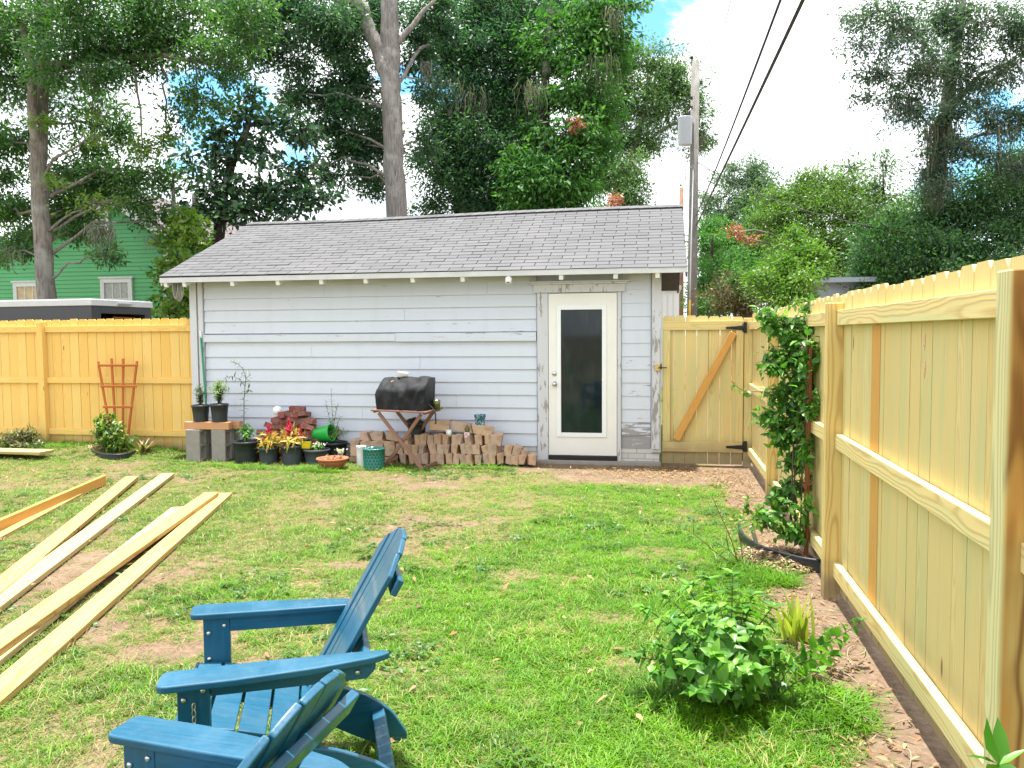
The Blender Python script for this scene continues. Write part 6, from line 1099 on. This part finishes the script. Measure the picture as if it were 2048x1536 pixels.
# ------------------------------------------------------------------ grass: tufts scattered over the ground by its cover
def scatter(name, P, scl, tilt, protos, mat, pick=None):
    n = len(P); me = bpy.data.meshes.new(name); me.vertices.add(n); me.vertices.foreach_set('co', np.asarray(P, np.float32).ravel())
    rot = np.stack([RNG.normal(size=n)*tilt, RNG.normal(size=n)*tilt, RNG.random(n)*2*pi], 1).astype(np.float32)
    me.attributes.new('rot', 'FLOAT_VECTOR', 'POINT').data.foreach_set('vector', rot.ravel()); me.attributes.new('scl', 'FLOAT', 'POINT').data.foreach_set('value', np.asarray(scl, np.float32)); me.attributes.new('pick', 'INT', 'POINT').data.foreach_set('value', (RNG.integers(0, len(protos), n) if pick is None else pick).astype(np.int32)); me.update()
    o = bpy.data.objects.new(name, me); COL.objects.link(o); me.materials.append(mat)
    col = bpy.data.collections.new(name+'_tufts')
    for i, q in enumerate(protos):
        ob = q.build('%s_tuft' % name, mat); COL.objects.unlink(ob); col.objects.link(ob)
    gn = bpy.data.node_groups.new(name, 'GeometryNodeTree'); gn.interface.new_socket('Geometry', in_out='INPUT', socket_type='NodeSocketGeometry'); gn.interface.new_socket('Geometry', in_out='OUTPUT', socket_type='NodeSocketGeometry')
    gi = gn.nodes.new('NodeGroupInput'); go = gn.nodes.new('NodeGroupOutput'); ci = gn.nodes.new('GeometryNodeCollectionInfo'); ci.inputs[0].default_value = col; ci.inputs[1].default_value = True; ci.inputs[2].default_value = True
    ip = gn.nodes.new('GeometryNodeInstanceOnPoints'); ip.inputs['Pick Instance'].default_value = True
    def na(nm, ty):
        k = gn.nodes.new('GeometryNodeInputNamedAttribute'); k.data_type = ty; k.inputs[0].default_value = nm; return k.outputs[0]
    L_ = gn.links.new; L_(gi.outputs[0], ip.inputs['Points']); L_(ci.outputs[0], ip.inputs['Instance']); L_(na('pick', 'INT'), ip.inputs['Instance Index']); L_(na('rot', 'FLOAT_VECTOR'), ip.inputs['Rotation']); L_(na('scl', 'FLOAT'), ip.inputs['Scale']); L_(ip.outputs[0], go.inputs[0])
    md = o.modifiers.new('scatter', 'NODES'); md.node_group = gn; return o
def grass_mat(name, cols, straw, amount):
    m, t, b, out = newmat(name); r = attr(t, 'rnd').outputs['Fac']; oi = N(t, 'ShaderNodeObjectInfo').outputs['Random']; n = NOISE(t, posn(t), 2.3, 4, .6); n2 = NOISE(t, posn(t), .9, 3, .6)
    f = M(t, 'ADD', M(t, 'MULTIPLY', r, .55), M(t, 'MULTIPLY', M(t, 'SUBTRACT', n, .5), 1.1)); f = M(t, 'ADD', f, M(t, 'MULTIPLY', M(t, 'SUBTRACT', oi, .3), .35), clamp=True)
    c = RAMP(t, f, [(i/(len(cols)-1), q) for i, q in enumerate(cols)]); s = SMOOTH(t, M(t, 'ADD', M(t, 'MULTIPLY', r, .7), M(t, 'MULTIPLY', n2, .6)), 1.02-amount, 1.08-amount)
    c = MIX(t, s, c, straw); setp(t, b, col=c, rough=.5, spec=.35); tr = N(t, 'ShaderNodeBsdfTranslucent', {0: MIX(t, 1.0, c, (1.2, 1.3, .6), 'MULTIPLY')}); mx = N(t, 'ShaderNodeMixShader', {0: .42, 1: b.outputs[0], 2: tr.outputs[0]}); t.links.new(mx.outputs[0], out.inputs[0]); return m
MT['grass'] = grass_mat('grass_blade', [(.065, .180, .010), (.120, .290, .013), (.185, .380, .017), (.280, .460, .028)], (.44, .38, .15), .09)
MT['grass_dull'] = grass_mat('dull_grass_blade', [(.048, .120, .014), (.085, .185, .020), (.135, .245, .030), (.205, .300, .052)], (.40, .35, .17), .24)
MT['straw'] = grass_mat('straw_blade', [(.22, .175, .08), (.34, .27, .13), (.42, .34, .18)], (.15, .20, .04), .22); MT['weed'] = leafmat('clover_leaf', [(.035, .10, .018), (.06, .15, .025), (.10, .20, .035)], .35)
def tuft(n, L, W, lean, r0, curl=.55, shape='blade'):
    q = MB(); a = RNG.random(n)*2*pi; ln = lean*(.3+1.0*RNG.random(n)); B = np.stack([RNG.normal(size=n)*r0, RNG.normal(size=n)*r0, np.full(n, -.004)], 1); D = np.stack([np.cos(a)*ln, np.sin(a)*ln, np.ones(n)], 1); Nn = np.stack([-np.cos(a), -np.sin(a), np.full(n, .5)], 1); l = L*(.5+.8*RNG.random(n)); q.leaves(B, D, Nn, l, W*(.7+.6*RNG.random(n)), curl=curl, shape=shape, fold=.2); return q
def sample(n, x0, x1, y0, y1): return np.stack([x0+(x1-x0)*RNG.random(n), y0+(y1-y0)*RNG.random(n)], 1)
def inyard(P):
    x, y = P[:, 0], P[:, 1]; return (x < 1.03) & (y < 10.36) & ~((y > 10.12) & (x > -6.4)) & (x > -1.02*y-1.2)
pts = []
for dens, y0, y1 in ((1900, 1.15, 3.2), (1550, 3.2, 5.2), (1100, 5.2, 7.6), (800, 7.6, 10.4)):
    x0, x1 = -1.02*y1-1.2, 1.05; pts.append(sample(int(dens*(x1-x0)*(y1-y0)), x0, x1, y0, y1))
P = np.concatenate(pts); P = P[inyard(P)]; cvr = cover(P[:, 0], P[:, 1]); keep = RNG.random(len(P)) < np.clip((cvr-.06)*1.7, 0.05, 1); G_, cg = P[keep], cvr[keep]
Z = gz(G_[:, 0], G_[:, 1]); h_ = (.42+.55*cg)*(.75+.5*RNG.random(len(G_)))*(.75+.5*fbm(G_[:, 0]*2.2, G_[:, 1]*2.2, 31))
far_ = np.clip((G_[:, 1]-3)/6, 0, 1); h_ *= .88-.12*far_
dull = RNG.random(len(G_)) < .66/(1+np.exp((G_[:, 0]+2.0+.5*np.sin(G_[:, 1]*1.7))*1.8))+.25*bump2(G_[:, 0], G_[:, 1], -1.5, 9.2, 2.0, .5)
TP = [tuft(13, .062, .0048, 1.0, .022), tuft(11, .055, .0055, 1.3, .025), tuft(15, .050, .0042, .8, .02), tuft(9, .080, .0042, 1.1, .018), tuft(12, .045, .006, 1.5, .03)]
for sel, mt_ in ((~dull, MT['grass']), (dull, MT['grass_dull'])): o = scatter('grass', np.column_stack([G_, Z])[sel], h_[sel], .12, TP, mt_); tag(o, kind='stuff')
# thatch and dead runners where it is thin
P2 = np.concatenate(pts)[::2]; P2 = P2[inyard(P2)]; cv2 = cover(P2[:, 0], P2[:, 1]); k2 = RNG.random(len(P2)) < np.clip(.60-np.abs(cv2-.34)*1.35, .02, .6)*(.28+.65/(1+np.exp((P2[:, 0]+1.9)*2.0))); P2 = P2[k2]
o = scatter('dry_grass', np.column_stack([P2, gz(P2[:, 0], P2[:, 1])]), .6+.5*RNG.random(len(P2)), .2, [tuft(9, .055, .0038, 2.6, .03, .3), tuft(8, .065, .0035, 3.0, .03, .3), tuft(7, .05, .004, 2.0, .03, .4)], MT['straw']); tag(o, kind='stuff')
# longer grass where the mower does not reach
L_ = []
for px, py, rx, ry, n in ((1600, 1420, .38, .20, 240), (1500, 1400, .22, .14, 90), (1380, 1420, .3, .15, 80), (1500, 1150, .22, .30, 200), (1560, 1160, .18, .18, 120), (720, 940, .9, .06, 70), (480, 934, .35, .05, 40), (250, 905, 1.1, .14, 260), (560, 940, .6, .05, 40), (960, 938, .5, .05, 50), (1420, 1200, .25, .2, 90), (640, 944, .3, .05, 60), (60, 905, .8, .15, 120)):
    c = onZ(px, py); a = RNG.random(n)*2*pi; r = np.sqrt(RNG.random(n)); L_.append(np.stack([c[0]+rx*r*np.cos(a), c[1]+ry*r*np.sin(a)], 1))
P3 = np.concatenate(L_); P3 = P3[inyard(P3) & (P3[:, 0] < .86)]
o = scatter('tall_grass', np.column_stack([P3, gz(P3[:, 0], P3[:, 1])]), .6+.6*RNG.random(len(P3)), .1, [tuft(12, .11, .0045, .9, .02, .6), tuft(10, .09, .005, 1.1, .025, .7), tuft(9, .13, .004, .8, .02, .6)], MT['grass']); tag(o, kind='stuff')
# broad leaved weeds
P4 = sample(9000, -10, .7, 1.4, 10.0); P4 = P4[inyard(P4)]; wn_ = fbm(P4[:, 0]*1.3, P4[:, 1]*1.3, 77); P4 = P4[(wn_ > .56) & (RNG.random(len(P4)) < .55)]
def rosette(n, L): 
    q = MB(); a = RNG.random(n)*2*pi; q.leaves(np.stack([RNG.normal(size=n)*.02, RNG.normal(size=n)*.02, .01+.02*RNG.random(n)], 1), np.stack([np.cos(a), np.sin(a), .35*RNG.random(n)], 1), np.array([0, 0, 1.0])+RNG.normal(size=(n, 3))*.25, L*(.6+.7*RNG.random(n)), L*.55, shape='round'); return q
o = scatter('weeds', np.column_stack([P4, gz(P4[:, 0], P4[:, 1])]), .6+.7*RNG.random(len(P4)), .15, [rosette(9, .03), rosette(12, .026), rosette(7, .036)], MT['weed']); tag(o, kind='stuff')
# fallen leaves and bits of bark
n = 420; P5 = sample(n*3, -9, .95, 1.4, 9.9); P5 = P5[inyard(P5)][:n]; n = len(P5)
o = chips('fallen_leaves', None, np.column_stack([P5, .02+.02*RNG.random(n)]), n, MT['lf_dry'], (.03, .075), (.014, .03), tilt=.4); o['kind'] = 'stuff'
n = 2600; y = 1.3+8.6*RNG.random(n); x = .80+.16*RNG.normal(size=n); x = np.clip(x, .40, 1.04); g2_ = 1300; xx = np.concatenate([x, -.1+.55*RNG.normal(size=g2_)]); yy_ = np.concatenate([y, 9.65+.28*RNG.normal(size=g2_)]); kk = inyard(np.column_stack([xx, yy_])) & (xx < 1.03); xx, yy_ = xx[kk], yy_[kk]; n = len(xx)
o = chips('leaf_litter', None, np.column_stack([xx, yy_, .008+.014*RNG.random(n)]), n, MT['lf_dry'], (.015, .06), (.004, .018), tilt=.3); o['kind'] = 'stuff'
q = MB()
for k in range(46):
    y0 = 1.5+3.6*RNG.random(); x0 = .72+.22*RNG.random(); a = RNG.random()*6.28; l = .10+.22*RNG.random(); q.tube(curve([x0, y0, .018], [min(x0+l*cos(a), 1.02), y0+l*sin(a), .02], RNG.normal(size=3)*[.03, .03, .01]+[0, 0, .015], 7), .0022, 4)
o = q.build('dry_runners', plain('dry_runner', (.30, .235, .165), .9, .3)); tag(o, kind='stuff')
